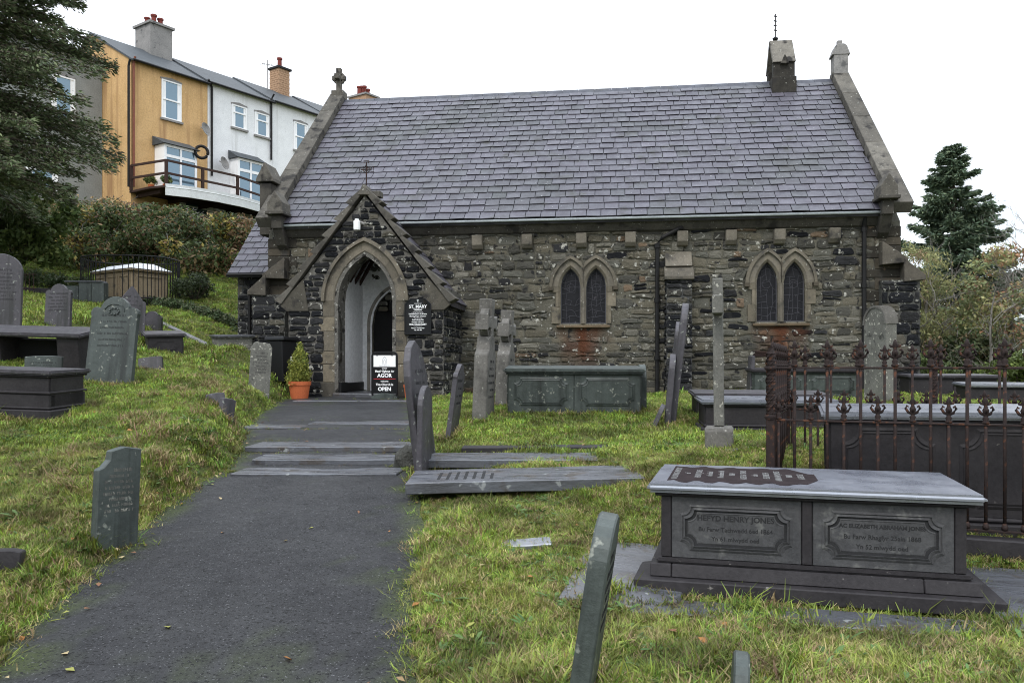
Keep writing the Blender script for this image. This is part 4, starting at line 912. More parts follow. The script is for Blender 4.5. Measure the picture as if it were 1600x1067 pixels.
def hwin(t, x0, px0, px1, py0, py1, y=0.0, kind='sash', yo=0):
    a, z1 = HL(px0, py0, y); c, z0 = HL(px1, py1, y)
    _, z0a = HL(px0, py1, y); a -= x0; c -= x0; z0 = (z0 + HL((px0 + px1) / 2, py1, y)[1]) / 2; z1 = HL((px0 + px1) / 2, py0, y)[1]
    fr = MB(); fw = .08
    for bx in ((a, c, z0, z0 + fw), (a, c, z1 - fw, z1), (a, a + fw, z0 + fw, z1 - fw), (c - fw, c, z0 + fw, z1 - fw)): fr.box(bx[0], bx[1], -.05, .05, bx[2], bx[3])
    zm = (z0 + z1) / 2 if kind == 'sash' else z1 - (z1 - z0) * .33; fr.box(a + fw, c - fw, -.06, .05, zm - .045, zm + .045)
    if kind == 'french': m = (a + c) / 2; fr.box(m - .06, m + .06, -.055, .05, z0 + fw, zm - .045)
    w_ = fr.build('window', M_upvc, t); w_.location = (0, yo - .003, 0)
    b = MB(); b.box(a + .02, c - .02, -.01, .01, z0 + .02, z1 - .02); b.build('pane', M_hglass, w_)
    b = MB(); b.box(a - .08, c + .08, -.12, .0, z0 - .12, z0); b.build('sill', mt_sill, w_)
    b = MB(); b.prism([(a - .06, z1 + .003), (c + .06, z1 + .003), (c + .06, z1 + .1), ((a + c) / 2, z1 + .2), (a - .06, z1 + .1)], -.03, .03); b.build('lintel', mt_sill, w_)
    b = MB(); b.box(a + fw, a + fw + (c - a) * .16, -.02, -.012, z0 + fw, z1 - fw); b.build('curtain', M_upvc, w_); b = MB(); b.box(c - fw - (c - a) * .14, c - fw, -.02, -.012, z0 + fw, z1 - fw); b.build('curtain', M_upvc, w_); return w_
mt_sill = M_cement
E0 = 17.45; RG = 19.95
H0 = house('grey rendered house half hidden behind the big conifer', -8, -.02, 3.0, 17.9, 20.0, M_greyr)
H1 = house('ochre yellow end house with bay window and balcony', 0, 5.0, 0, E0, RG, M_yellow, verge=.1)
H2 = house('white terraced house with two small upstairs windows', 5.0, 9.95, 0, E0 + .12, RG + .1, M_white)
H3 = house('white terraced house half hidden by the church gable', 9.95, 15.2, 0, E0 + .25, RG + .2, M_white)
H4 = house('terraced house hidden behind the church roof, only its chimney pots showing', 15.2, 26, 0, E0 + .3, RG + .3, M_white)
hwin(H1, 0, 252, 283, 128, 190); hwin(H2, 5.0, 362, 385, 166, 203, kind='top'); hwin(H2, 5.0, 398, 420, 178, 215, kind='top'); hwin(H3, 9.95, 459, 480, 193, 238)
hwin(H1, 0, 280, 332, 312, 340)
w0 = hwin(H0, -8, 80, 117, 120, 190, y=3.0); hwin(H0, -8, 40, 90, 265, 300, y=3.0)
# bays
def bay(t, x0, px0, px1, py_top, py_bot, dep):
    a, zt = HL(px0, py_top, -dep); c, _ = HL(px1, py_top, -dep); zb = HL(px0, py_bot, -dep)[1]; a -= x0; c -= x0
    b = MB(); b.box(a, c, -dep + .06, -.01, zb - .3, zb + (zt - zb) * .12); b.box(a, a + .14, -dep, -.01, zb, zt); b.box(c - .14, c, -dep, -.01, zb, zt); b.box(a + .14, c - .14, -dep, -dep + .12, zt - .15, zt)
    m = (a + c) / 2; b.box(m - .06, m + .06, -dep, -dep + .1, zb, zt - .15); b.box(a + .14, c - .14, -dep + .002, -dep + .1, zb + (zt - zb) * .68, zb + (zt - zb) * .75); b.box(a + .002, a + .1, -dep * .55, -dep * .45, zb, zt - .1)
    bo = b.build('bay_window', M_upvc, t); b = MB(); b.box(a + .05, c - .05, -dep + .05, -.03, zb, zt - .02); b.build('pane', M_hglass, bo)
    b = MB(); b.prism([(-dep - .18, zt), (-.01, zt + .55), (-.01, zt)], a - .15, c + .15, axis='x'); b.build('bay_roof', M_hroof, bo)
bay(H1, 0, 257, 308, 224, 287, 1.0); bay(H2, 5.0, 372, 412, 246, 310, .8)
# pipes, dishes, tyre
def pipe(t, x0, px, py0, py1, mt=M_iron, r=.07, y=-.1, top=None):
    x, z1 = HL(px, py0, y); z0 = HL(px, py1, y)[1]; b = MB(); b.tube([(x - x0 + (top or 0), y - .15, z1 + .1), (x - x0, y, z1 - .25), (x - x0, y, z0)], r, 8); b.build('drainpipe', mt, t)
pipe(H1, 0, 209, 92, 292, mat('brown_pipe', (.24, .09, .06), None, 4, .6, .1)); pipe(H1, 0, 201, 96, 292); pipe(H2, 5.0, 331, 130, 275, top=-.35); pipe(H3, 9.95, 424, 150, 250, top=.1); pipe(H0, -8, 156, 92, 280, y=2.9)
for (t, x0, px, py, lab) in ((H1, 0, 320, 203, 'a'), (H2, 5.0, 349, 256, 'b')):
    x, z = HL(px, py, -.5); b = MB(); rr_ = .42
    for k in range(1): b.lathe([(.02, 0), (rr_ * .6, .05), (rr_, .14), (rr_ * .98, .16), (rr_ * .55, .07), (.02, .02)], 16, (0, 0, 0))
    b.tube([(0, 0, 0), (0, .25, -.2)], .03, 5); o = b.build('satellite_dish', M_cement, t); o.location = (x - x0, -.45, z); o.rotation_euler = (R(75), 0, R(20))
x, z = HL(315, 238, -1.2); b = MB(); b.tube([(.36 * math.cos(a), 0, .36 * math.sin(a)) for a in np.linspace(0, 2 * math.pi, 21)], .09, 8, cap=False); o = tag(b.build('tyre', M_iron, None, smooth=True), 'black tyre hanging at the bay window corner of the yellow house', 'tyre'); o.location = hm4 @ Vector((x, -1.2, z)); o.rotation_euler = (0, 0, HF.a - .5)
# balcony
b = MB(); zd = 9.95
dk = [(-.1, -.02), (-.1, -2.0), (.2, -3.1), (1.4, -3.55), (3, -3.75), (4.8, -3.65), (6.4, -3.25), (7.8, -2.6), (9.0, -1.7), (9.8, -.02)]
b.prism(dk, zd - .12, zd, axis='z'); deck = b.build('balcony', M_wood, H1)
b = MB(); pts = dk[2:-1]; b.tube([(p[0], p[1], zd - .1) for p in pts], .05, 6)
for p, q in zip(pts[:-1], pts[1:]): b.add([(p[0], p[1] - .03, zd - .55), (q[0], q[1] - .03, zd - .55), (q[0], q[1] - .03, zd + .08), (p[0], p[1] - .03, zd + .08), (p[0], p[1] + .03, zd - .55), (q[0], q[1] + .03, zd - .55), (q[0], q[1] + .03, zd + .08), (p[0], p[1] + .03, zd + .08)], [(0, 1, 2, 3), (7, 6, 5, 4), (3, 2, 6, 7), (0, 4, 5, 1), (0, 3, 7, 4), (1, 5, 6, 2)])
b.build('fascia', M_wblue, deck)
rp = [(-.1, -.2), (.3, -3.0), (5.0, -2.95), (7.8, -2.1)]
b = MB()
for hz in (.7, 1.4):
    for p, q in zip(rp[:-1], rp[1:]):
        d = Vector((q[0] - p[0], q[1] - p[1], 0)); L = d.length; Mx = Matrix.Translation((p[0], p[1], zd + hz)) @ Matrix.Rotation(math.atan2(d.y, d.x), 4, 'Z'); b.box(0, L, -.04, .04, -.06, .06, M=Mx)
b.build('handrail', M_wood, deck)
for p in rp + [(2.6, -2.98)]: b = MB(); b.box(p[0] - .07, p[0] + .07, p[1] - .07, p[1] + .07, zd, zd + 1.42); b.build('baluster', M_wood, deck)
for k in range(5): x = .3 + k * 2; b = MB(); b.box(x, x + .15, -2.4, -.02, zd - .35, zd - .13); b.build('joist', M_wood, deck)
for k, (x, y) in enumerate(((.5, -1.2), (.9, -2.0), (1.3, -1.5))):
    tt = thing('potted_shrub', ('bushy pot plant against the balcony wall', 'bushy pot plant at the balcony corner rail', 'bushy pot plant beside the bay window on the balcony')[k], 'plant', hm4 @ Vector((x, y, zd)), 0)
    b = MB(); b.lathe([(.12, 0), (.17, .3), (.15, .3), (.14, .26)], 10); b.build('pot', M_terra, tt); leafcloud('foliage', ellip(8, (0, 0, .6), (.25, .25, .3), np.random.default_rng(k), .5, (.12, .2)), 500, .06, GREEN, M_leaf, tt, seed=k)
# chimneys
def chimney(t, x0, xc, w_, d_, z0, z1, mt, pots, bricks=False):
    x = xc - x0; b = MB(); b.box(x - w_ / 2, x + w_ / 2, 4.2 - d_ / 2, 4.2 + d_ / 2, z0, z1); ch = b.build('chimney', mt, t)
    b = MB(); b.box(x - w_ / 2 - .12, x + w_ / 2 + .12, 4.2 - d_ / 2 - .12, 4.2 + d_ / 2 + .12, z1, z1 + .14); b.build('chimney_cap', M_cement if not bricks else M_iron, ch)
    for i, (dx, h) in enumerate(pots):
        b = MB(); b.lathe([(.19, 0), (.16, h * .2), (.15, h * .8), (.2, h * .85), (.2, h), (.12, h)], 10, (x + dx, 4.2, z1 + .14)); b.build('chimney_pot', M_red, ch)
    if bricks:
        n = int((z1 - z0) / .16)
        for j in range(n):
            zz = z0 + j * .16; b = MB(); off = (j % 2) * .15
            for k in range(int(w_ / .3)): 
                xa = x - w_ / 2 + .01 + k * .3 + off * .9; b.box(xa, min(xa + .28, x + w_ / 2), 4.2 - d_ / 2 - .02, 4.2 - d_ / 2, zz + .01, zz + .145)
            for k in range(int(d_ / .3)):
                ya = 4.2 - d_ / 2 + .01 + k * .3 + off * .9; b.box(x - w_ / 2 - .02, x - w_ / 2, ya, min(ya + .28, 4.2 + d_ / 2), zz + .01, zz + .145)
            b.build('brick_course', M_brick, ch)
chimney(H1, 0, 4.0, 1.5, 1.7, 19, 21.45, M_cement, ((-.45, .45), (0, .8), (.45, .7)))
chimney(H3, 9.95, 14.0, 1.0, 1.0, 19.3, 21.75, M_brick, ((0, .8),), True)
chimney(H4, 15.2, 22.6, 1.4, 1.9, 19.6, 22.0, M_brick, ((-.5, .7), (-.2, .8), (.1, .9), (.5, .75)))
# TV aerial
x, _ = HL(418, 120, 3.5); b = MB(); b.tube([(x - 5, 3.5, 19.5), (x - 5, 3.5, 21.9)], .03, 5); b.tube([(x - 5.5, 3.5, 21.5), (x - 4.4, 3.6, 21.7)], .02, 4)
for k in range(5): b.tube([(x - 5.4 + k * .22, 3.3, 21.5 + .04 * k), (x - 5.4 + k * .22, 3.8, 21.5 + .04 * k)], .012, 4)
b.build('tv_aerial', M_cement, H2)

# ================================================================= GRAVES
BASES = []
EXCL = []      # (cx, cy, half x, half y, angle) flat slabs where no grass grows
def arc(cx, cz, r, a0, a1, n=8): return [(cx + r * math.cos(R(a0 + (a1 - a0) * i / n)), cz + r * math.sin(R(a0 + (a1 - a0) * i / n))) for i in range(n + 1)]
def profile(kind, w_, h):
    a = w_ / 2
    if kind == 'flat': top = [(a, h - .01), (a * .4, h), (-a * .5, h - .006), (-a, h - .015)]
    elif kind == 'round': top = [(a, h - a * .95)] + [(x, z) for x, z in [(a * math.cos(t), h - a * .95 + a * .95 * math.sin(t)) for t in np.linspace(.15, math.pi - .15, 12)]] + [(-a, h - a * .95)]
    elif kind == 'shoulder':
        r = a * .62; zc = h - r; s = a * .24
        top = arc(a - s, zc - .02, s, -30, 150, 6) + [(r * math.cos(t), zc + r * math.sin(t)) for t in np.linspace(.15, math.pi - .15, 12)] + arc(-a + s, zc - .02, s, 30, 210, 6)
    elif kind == 'gothic':
        top = [(a, h - a * 1.25), (a * .93, h - a * 1.15), (a * .8, h - a * 1.12)] + [(a * .8 * (1 - t) ** .8, h - a * 1.1 + a * 1.1 * t ** 1.1) for t in np.linspace(.1, .95, 6)] + [(0, h)]
        top += [(-x, z) for x, z in reversed(top[:-1])]
    elif kind == 'pointed':
        top = [(a, h - a * 1.3), (a * .85, h - a * .75), (a * .5, h - a * .25), (0, h), (-a * .5, h - a * .25), (-a * .85, h - a * .75), (-a, h - a * 1.3)]
    elif kind == 'stepped': top = [(a, h - .02), (a * .2, h), (-a * .45, h - .03), (-a * .5, h - .1), (-a * .75, h - .15), (-a, h - .17)]
    elif kind == 'broken': top = [(a, h - .12), (a * .75, h - .03), (a * .3, h - .02), (-a * .2, h - .015), (-a * .5, h), (-a * .75, h - .03), (-a * .85, h - .09), (-a, h - .12)]
    return [(-a, -.35), (a, -.35)] + top
def marks(parent, w_, z0, z1, rows, y, mt, seed, sc_=1.0, ch=.02):
    """weathered, unreadable incised lettering: short strokes in lines"""
    rr = random.Random(seed); b = MB(); hh = (z1 - z0) / rows
    for r in range(rows):
        z = z1 - (r + .5) * hh; ln = w_ * rr.uniform(.55, .95); x = -ln / 2; ht = min(hh * .5, .032) * (1.25 if r == 0 else 1)
        while x < ln / 2:
            cw = rr.uniform(.35, .75) * ht
            if rr.random() < .16: x += ht * .7; continue
            k = rr.random()
            b.box(x, x + cw * .3, y, y + .004, z, z + ht)
            if k < .6: b.box(x + cw * .72, x + cw, y + .0004, y + .004, z, z + ht * rr.uniform(.6, 1))
            if k > .3: zz = z + ht * rr.choice((0, .42, .8)); b.box(x + .001, x + cw - .001, y - .0004, y + .004, zz, zz + ht * .17)
            x += cw + ht * .2
    return b.build('inscription', mt, parent, raw=True)
def place(t, x, y, z, yaw, lean=0, back=0):
    t.matrix_basis = Matrix.Translation((x, y, z)) @ Matrix.Rotation(R(lean), 4, 'Y') @ Matrix.Rotation(R(back), 4, 'X') @ Matrix.Rotation(R(yaw), 4, 'Z')
def headstone(label, px, Y, w_, h, th=.07, yaw=0, lean=0, back=0, kind='round', m=None, ins=6, seed=0, lm_=None, sink=0, dz=None):
    m = m or M_grave; x = (px - 800) * Y / F; z = G(x, Y) - sink if dz is None else dz
    BASES.append((x, Y, w_, th, yaw))
    t = thing('gravestone', label, 'gravestone', (x, Y, z)); place(t, x, Y, z, yaw, lean, back)
    b = MB(); b.prism(profile(kind, w_, h), -th / 2, th / 2); b.build('slab', m, t, bevel=min(.008, th / 5))
    if ins: marks(t, w_ * .8, h * .38, h * .8, ins, -th / 2 - .0015, lm_ or M_carve, seed)
    return t
headstone('tall round-topped purple headstone cut off by the left edge of the photo', 0, 16, .74, 1.52, .1, 12, 0, -3, 'round', ins=9, seed=1)
headstone('purple slate headstone with rounded shoulders behind the long table slab', 90, 18, .6, 1.02, .08, -6, 0, -5, 'shoulder', ins=6, seed=2)
headstone('pointed purple headstone turned half away below the round railing', 203, 19, .62, 1.12, .08, 24, 1, -4, 'gothic', ins=5, seed=3)
gs = headstone('large green-grey headstone with scrolled shoulders leaning in the left grass', 170, 13, .8, 1.38, .09, -7, 2.5, -7, 'shoulder', M_graveg, ins=6, seed=4)
b = MB(); b.tube([(.17 * math.cos(a), -.05, 1.14 + .12 * math.sin(a)) for a in np.linspace(0, math.pi, 9)], .012, 5)
for k in range(9): a = k * .7; b.lathe([(.02, 0), (.014, .02), (.004, .03)], 6, (.08 * math.cos(a), -.055, 1.13 + .05 * math.sin(a)))
b.build('carved_wreath', M_graveg, gs)
headstone('low sunken purple headstone with only its shouldered top above the grass', 238, 20, .5, .78, .07, -4, 0, 0, 'shoulder', ins=0, dz=.55 + EZ)
headstone('small square green-grey headstone in front of the long table slab', 67, 12.4, .55, .5, .06, 2, 0, -4, 'flat', M_graveg, ins=6, seed=6)
headstone('pale lichen-white broken headstone at the left of the path near the bin', 404, 17, .42, 1.1, .09, 22, 3, -2, 'broken', M_gravel, ins=7, seed=7)
headstone('weathered dark headstone with a stepped shoulder at the left path edge', 178, 6.35, .36, .84, .07, 60, 1, -3, 'stepped', M_graveg, ins=8, seed=8, lm_=M_gravel, dz=-1.46 + EZ)
headstone('leaning dark slate headstone on the right path edge below the signboard', 667, 9.1, .6, 1.5, .08, 79, -6.5, 0, 'pointed', ins=5, seed=9, sink=.03)
headstone('thin slate stone seen edge-on in front of the leaning path-side headstone', 662, 8.75, .5, 1.0, .06, 84, 1, 0, 'round', ins=0)
headstone('narrow leaning slate headstone left of the celtic crosses', 706, 11, .5, .95, .06, 82, 7, 0, 'shoulder', ins=4, seed=10)
headstone('headstone edge-on close behind the right end of the green chest tomb', 1003, 12.7, .5, .72, .1, 86, 0, 0, 'round', M_graveg, ins=0)
headstone('tallest of the three leaning slate stones left of the stone cross', 1050, 11.5, .6, 1.66, .09, 80, 6.5, 0, 'round', ins=0)
headstone('middle-height leaning slate stone behind the tallest of its trio', 1046, 12.4, .55, 1.36, .085, 80, 6, 0, 'round', ins=0)
headstone('shortest of the three leaning slate stones left of the stone cross', 1042, 11.25, .5, .98, .08, 80, 5, 0, 'round', ins=0)
headstone('tiny slate stump leaning far over in front of the leaning trio', 1020, 10.9, .3, .36, .06, 80, 24, 0, 'round', ins=0)
headstone('thin slate headstone standing against the church wall behind the railings', 1171, 16.5, .5, .85, .07, 82, 3, 0, 'flat', ins=0)
hs = headstone('thick round-headed grey headstone with carved edge by the right downpipe', 1375, 14, .62, 1.66, .2, -80, 0, 0, 'round', M_gravel, ins=0)
for k in range(26):
    a = math.pi * (k + .5) / 26; b = MB(); x = .305 * math.cos(a); z = 1.66 - .30 + .295 * math.sin(a); b.box(x - .02, x + .02, -.115, .115, z - .02, z + .02); b.build('carved_bead', M_granite, hs, raw=True)
headstone('foreground grey-green headstone seen edge-on leaning right', 907, 3.6, .42, .84, .085, 78, 8.6, 0, 'round', M_graveg, ins=6, seed=21, dz=-1.47 + EZ)
headstone('tip of a small grey headstone at the bottom edge of the photo', 1153, 3.45, .3, .24, .065, 76, 4, 0, 'round', M_graveg, ins=0)
headstone('bluish tilted slab leaning near the right edge beyond the railings', 1530, 18, .5, .5, .08, 60, 24, 0, 'flat', M_wet, ins=0)
for i, (px, Y, w_, h, l, lab) in enumerate(((338, 11.4, .25, .16, -14, 'small dark broken stone stump beside the path on the left bank'), (352, 11.1, .22, .30, 3, 'small upright broken slab beside the dark stump at the path edge'), (236, 15, .42, .27, -8, 'tilted sunken dark slab in the grass right of the large green headstone'))):
    headstone(lab, px, Y, w_, h, .08, (30, 60, 8)[i], l, -14, 'flat', ins=0)
headstone('dark rough stone at the left edge of the photo half buried in grass', 4, 5.5, .22, .14, .16, 20, 4, -8, 'flat', M_tombdark, ins=0)
# celtic crosses
def celtic(label, px, Y, h, yaw, lean, s=1.0):
    x = (px - 800) * Y / F; z = G(x, Y); t = thing('celtic_cross', label, 'gravestone', (x, Y, z)); place(t, x, Y, z, yaw, lean)
    zc = h - .34 * s; b = MB(); a = .3 * s
    b.prism([(-a, -.3), (a, -.3), (a * .9, h * .54), (a * .62, h * .58), (a * .42, zc - .2), (-a * .42, zc - .2), (-a * .62, h * .58), (-a * .9, h * .54)], -.1, .1); b.build('shaft', M_granite, t, bevel=.012)
    b = MB(); q = .085 * s; L = .31 * s
    b.prism([(-q, zc - .24), (q, zc - .24), (q * .9, zc - q), (L * .7, zc - q * .9), (L, zc - q * 1.4), (L, zc + q * 1.4), (L * .7, zc + q * .9), (q * .9, zc + q), (q * 1.3, h), (-q * 1.3, h), (-q * .9, zc + q), (-L * .7, zc + q * .9), (-L, zc + q * 1.4), (-L, zc - q * 1.4), (-L * .7, zc - q * .9), (-q * .9, zc - q)], -.095, .095); b.build('cross_head', M_granite, t, bevel=.01)
    A = [(math.cos(k) * .16 * s, zc + math.sin(k) * .16 * s) for k in np.linspace(0, 2 * math.pi, 21)[:-1]]; B = [(math.cos(k) * .225 * s, zc + math.sin(k) * .225 * s) for k in np.linspace(0, 2 * math.pi, 21)[:-1]]
    b = MB(); b.strip(A, B, -.06, .06, closed=True); b.build('ring', M_granite, t, bevel=.006); marks(t, .4, h * .15, h * .5, 6, -.102, M_carve, 3)
celtic('taller of the two celtic crosses, the nearer one right of the porch', 755, 12, 1.74, 79, 2)
celtic('shorter celtic cross standing just behind the taller one', 788, 13.4, 1.55, 79, 2, .95)
# plain stone cross
x = (1124 - 800) * 9 / F; z = G(x, 9); t = thing('stone_cross', 'slender lichen-covered stone cross on a small square plinth, seen side-on', 'gravestone', (x, 9, z)); place(t, x, 9, z, 75, -.6)
b = MB(); b.prism([(-.16, -.2), (.16, -.2), (.15, .22), (.12, .25), (-.12, .25), (-.15, .22)], -.15, .15); b.build('plinth', M_granite, t, bevel=.02)
b = MB(); b.box(-.052, .052, -.055, .055, .25, 1.86); b.build('shaft', M_gravel, t, bevel=.012)
b = MB(); b.box(-.3, -.054, -.056, .056, 1.46, 1.66); b.build('arm', M_gravel, t, bevel=.012); b = MB(); b.box(.054, .3, -.056, .056, 1.46, 1.66); b.build('arm', M_gravel, t, bevel=.012)

# --- chest tombs
def notched(w_, h, r, cx, cz, n=5):
    pts = []
    for sx, sz, a0 in ((1, 1, 180), (-1, 1, 270), (-1, -1, 0), (1, -1, 90)):
        X, Z = cx + sx * w_ / 2, cz + sz * h / 2; q = [(X + r * math.cos(R(a0 + 90 * i / n)), Z + r * math.sin(R(a0 + 90 * i / n))) for i in range(n + 1)]
        pts += q if (sx, sz) in ((1, 1), (-1, -1)) and False else q[::-1]
    return pts
def panel_ring(par, w_, h, cx, cz, y, m, d=(0, .022, .045), prd=(.0, .012), M=None, face=None):
    r = min(w_, h) * .2
    def o(k): return notched(w_ - 2 * k, h - 2 * k, r, cx, cz)
    b = MB(); b.strip(o(d[1]), o(0), y - .014, y, closed=True, yb=y - .004)
    b.strip(o(d[2]), o(d[1] + .006), y - .009, y, closed=True, yb=y - .001)
    return b.build('moulding', m, par)
def chest(label, cx, cy, zt, L, W_, H_, yaw, m, ms, tilt=(0, 0), panels=2, slabt=.06, over=.07, plinth=True, rings=True, cat='tomb', marksn=0, seed=0, zb=None):
    t = thing('chest_tomb', label, cat, (cx, cy, zt)); t.matrix_basis = Matrix.Translation((cx, cy, zt)) @ Matrix.Rotation(R(tilt[0]), 4, 'X') @ Matrix.Rotation(R(tilt[1]), 4, 'Y') @ Matrix.Rotation(R(yaw), 4, 'Z')
    a, c = L / 2, W_ / 2; b = MB(); b.box(-a, a, -c, c, -slabt, 0); b.build('top_slab', ms, t, bevel=slabt * .35, seg=2)
    b = MB(); b.box(-a + over * .5, a - over * .5, -c + over * .5, c - over * .5, -slabt - .03, -slabt - .002); b.build('cornice', m, t, bevel=.012)
    ai, ci = a - over, c - over; zb_ = -H_
    b = MB(); b.box(-ai + .04, ai - .04, -ci + .02, ci - .02, zb_ - .1, -slabt - .03)
    b.build('core', m, t)
    for k in range(panels):
        x0 = -ai + 2 * ai * k / panels + .004; x1 = -ai + 2 * ai * (k + 1) / panels - .004
        for sy in (-1, 1):
            b = MB(); y0, y1 = sorted((sy * ci, sy * (ci - .045))); b.box(x0, x1, y0, y1, zb_ + (.1 if plinth else -.1), -slabt - .032); p = b.build('side_panel', m, t, bevel=.004)
            if rings and sy < 0: panel_ring(p, x1 - x0 - .16, H_ - slabt - .24, (x0 + x1) / 2, (zb_ + .1 - slabt) / 2, -ci, m)
    for sx in (-1, 1):
        b = MB(); x0, x1 = sorted((sx * (ai + .012), sx * (ai - .05))); b.box(x0, x1, -ci + .03, ci - .03, zb_ + (.1 if plinth else -.1), -slabt - .034); b.build('end_panel', m, t, bevel=.004)
        if rings:
            bb = MB(); rr_ = notched(W_ - 2 * over - .2, H_ - slabt - .26, .06, 0, (zb_ + .1 - slabt) / 2); ri = notched(W_ - 2 * over - .25, H_ - slabt - .31, .06, 0, (zb_ + .1 - slabt) / 2)
            bb.strip(ri, rr_, -.012, 0, closed=True); bb.v = [(sx * (ai + .012 - v[1]), v[0], v[2]) for v in bb.v]; bb.build('moulding', m, t)
    if plinth:
        b = MB(); b.box(-ai - .02, ai + .02, -ci - .02, ci + .02, zb_ + .06, zb_ + .1); b.build('base_moulding', m, t, bevel=.015)
        b = MB(); b.box(-a + .0, a, -c, c, zb_ - .12, zb_ + .058); b.build('plinth', m, t, bevel=.01)
    return t
def atpx(px, Y): return (px - 800) * Y / F
chest('green-grey chest tomb with two notched panels on the grass right of the celtic crosses', atpx(897, 12.45), 12.45, -.015 + EZ, 2.08, .85, .72, -4, M_graveg, M_graveg, (3.5, 0), plinth=False)
chest('purple tiered chest tomb cut off by the left edge of the photo', atpx(2, 10.9), 10.9, -.02 + EZ, 1.95, .9, .56, -4, M_tombdark, M_grave, (2, 1.5), rings=False); cl_t = [o for o in bpy.data.objects if o.get('label', '').startswith('purple tiered')][0]
for z0_, z1_, e_ in ((-.30, -.27, .03), (-.50, -.31, .012)): b = MB(); b.box(-.975 + .07 - e_, .975 - .07 + e_, -.45 + .07 - e_, .45 - .07 + e_, z0_, z1_); b.build('tier', M_tombdark, cl_t, bevel=.008)
chest('small purple chest tomb on the bank showing its end and one long side', atpx(246, 18.2), 18.5, .76 + EZ, 1.7, .85, .53, 116, M_tombdark, M_grave, (5, 0), panels=1)
tt = thing('table_tomb', 'long purple table slab on dark stone supports at the left', 'tomb', (atpx(42, 13.6), 13.9, .62 + EZ), R(-3)); tt.rotation_euler = (R(10), R(1.5), R(-3))
b = MB(); b.box(-1.15, 1.0, -.45, .45, -.07, 0); b.build('top_slab', M_grave, tt, bevel=.022, seg=2)
for x0, x1 in ((-.75, -.42), (.55, .92)): b = MB(); b.box(x0, x1, -.38, .38, -1.0, -.072); b.build('support', M_tombdark, tt, bevel=.01)
b = MB(); b.box(-.42, .55, .1, .3, -1.0, -.2); b.build('dark_gap_panel', M_dark, tt)  # added black panel, painted shade in the open gap under the slab
chest('pale grey-green chest tomb close to the wall behind the rusty railings', atpx(1262, 16), 16.3, -.05 + EZ, 2.1, .9, .62, -7, M_graveg, M_tombdark, (2, 0), plinth=False)
chest('low dark chest tomb just behind the stone cross', atpx(1190, 12), 12.2, -.38 + EZ, 1.95, .8, .42, -6, M_tombdark, M_grave, (3, 0), rings=False, panels=1)
chest('low dark table tomb between the stone cross and the railings', atpx(1195, 10.9), 10.9, -.42 + EZ, 1.75, .8, .42, -6, M_tombdark, M_slab, (2, 0), rings=False, panels=2)
chest('low dark chest tomb beyond the railings right of the church', atpx(1480, 18), 18, -.18 + EZ, 1.9, .8, .5, -6, M_tombdark, M_grave, (2, 0), rings=False)
chest('low slate tomb behind the far right railings', atpx(1580, 16), 16, -.33 + EZ, 1.9, .8, .4, -10, M_tombdark, M_slab, (2, 0), rings=False, panels=1)
chest('slate-topped chest tomb at the far left corner of the porch path', atpx(352, 20.5), 21.0, .80 + EZ, 1.0, .8, .4, 30, M_gravel, M_wet, (3, 0), rings=False, panels=1)
# kerb running down the slope
for nm, lab, a, c_, wd, m in (('grave_kerb', 'long thin slate kerb running down the grass towards the corner tomb', (252, 494, 22.5), (332, 520, 20.6), .09, M_wet),):
    p, q = P(*a), P(*c_); d = q - p; p.z = G(p.x, p.y); q.z = G(q.x, q.y); d = q - p; o = MB().box(0, d.length, -wd, wd, -.1, .05).build(nm, m, None, bevel=.01); tag(o, lab, 'kerb')
    o.matrix_basis = Matrix.Translation(p) @ d.to_track_quat('X', 'Z').to_matrix().to_4x4()
# ledgers
def ledger(label, px, Y, L, W_, zt, yaw, tx=0, ty=0, th=.09, m=None, name='ledger_stone', ex=True, ins=0, flush=False):
    x = atpx(px, Y); zt = max(zt, max(G(x + u * L * .4, Y + v * W_ * .4) for u in (-1, 0, 1) for v in (-1, 0, 1)) - EZ + .005); t = thing(name, label, 'grave slab', (x, Y, zt + EZ)); rr = random.Random(int(px))
    if flush:
        ca, sa = math.cos(R(yaw)), math.sin(R(yaw)); q = lambda u, v: G(x + u * ca * L / 2 - v * sa * W_ / 2, Y + u * sa * L / 2 + v * ca * W_ / 2)
        ux = Vector((ca * L, sa * L, (q(1, 1) + q(1, -1) - q(-1, 1) - q(-1, -1)) / 2)).normalized(); uy = Vector((-sa * W_, ca * W_, (q(1, 1) + q(-1, 1) - q(1, -1) - q(-1, -1)) / 2)).normalized(); uz = ux.cross(uy).normalized(); uy = uz.cross(ux)
        zc_ = (q(1, 1) + q(1, -1) + q(-1, 1) + q(-1, -1) + 2 * q(0, 0)) / 6 + .03
        t.matrix_basis = Matrix.Translation((x, Y, zc_)) @ Matrix((ux, uy, uz)).transposed().to_4x4()
    else: t.matrix_basis = Matrix.Translation((x, Y, zt + EZ)) @ Matrix.Rotation(R(ty), 4, 'Y') @ Matrix.Rotation(R(tx), 4, 'X') @ Matrix.Rotation(R(yaw), 4, 'Z')
    n = 7; pl = [(-L / 2 + L * i / (n - 1), -W_ / 2 + rr.uniform(-.012, .012)) for i in range(n)] + [(L / 2 - L * i / (n - 1), W_ / 2 + rr.uniform(-.012, .012)) for i in range(n)]
    b = MB(); b.prism(pl, -th, 0, axis='z'); b.build('slab', m or M_wet, t, bevel=.008)
    if ex: EXCL.append((x, Y, L / 2 - .05, W_ / 2 - .04, R(yaw)))
    if ins:
        k = MB(); rr = random.Random(5)
        for i in range(ins): k.box(-L / 2 + .28 + i * .085, -L / 2 + .31 + i * .085, -W_ * .3, W_ * rr.uniform(.1, .3), .0, .0015)
        k.build('inscription', M_carve, t, raw=True)
    return t
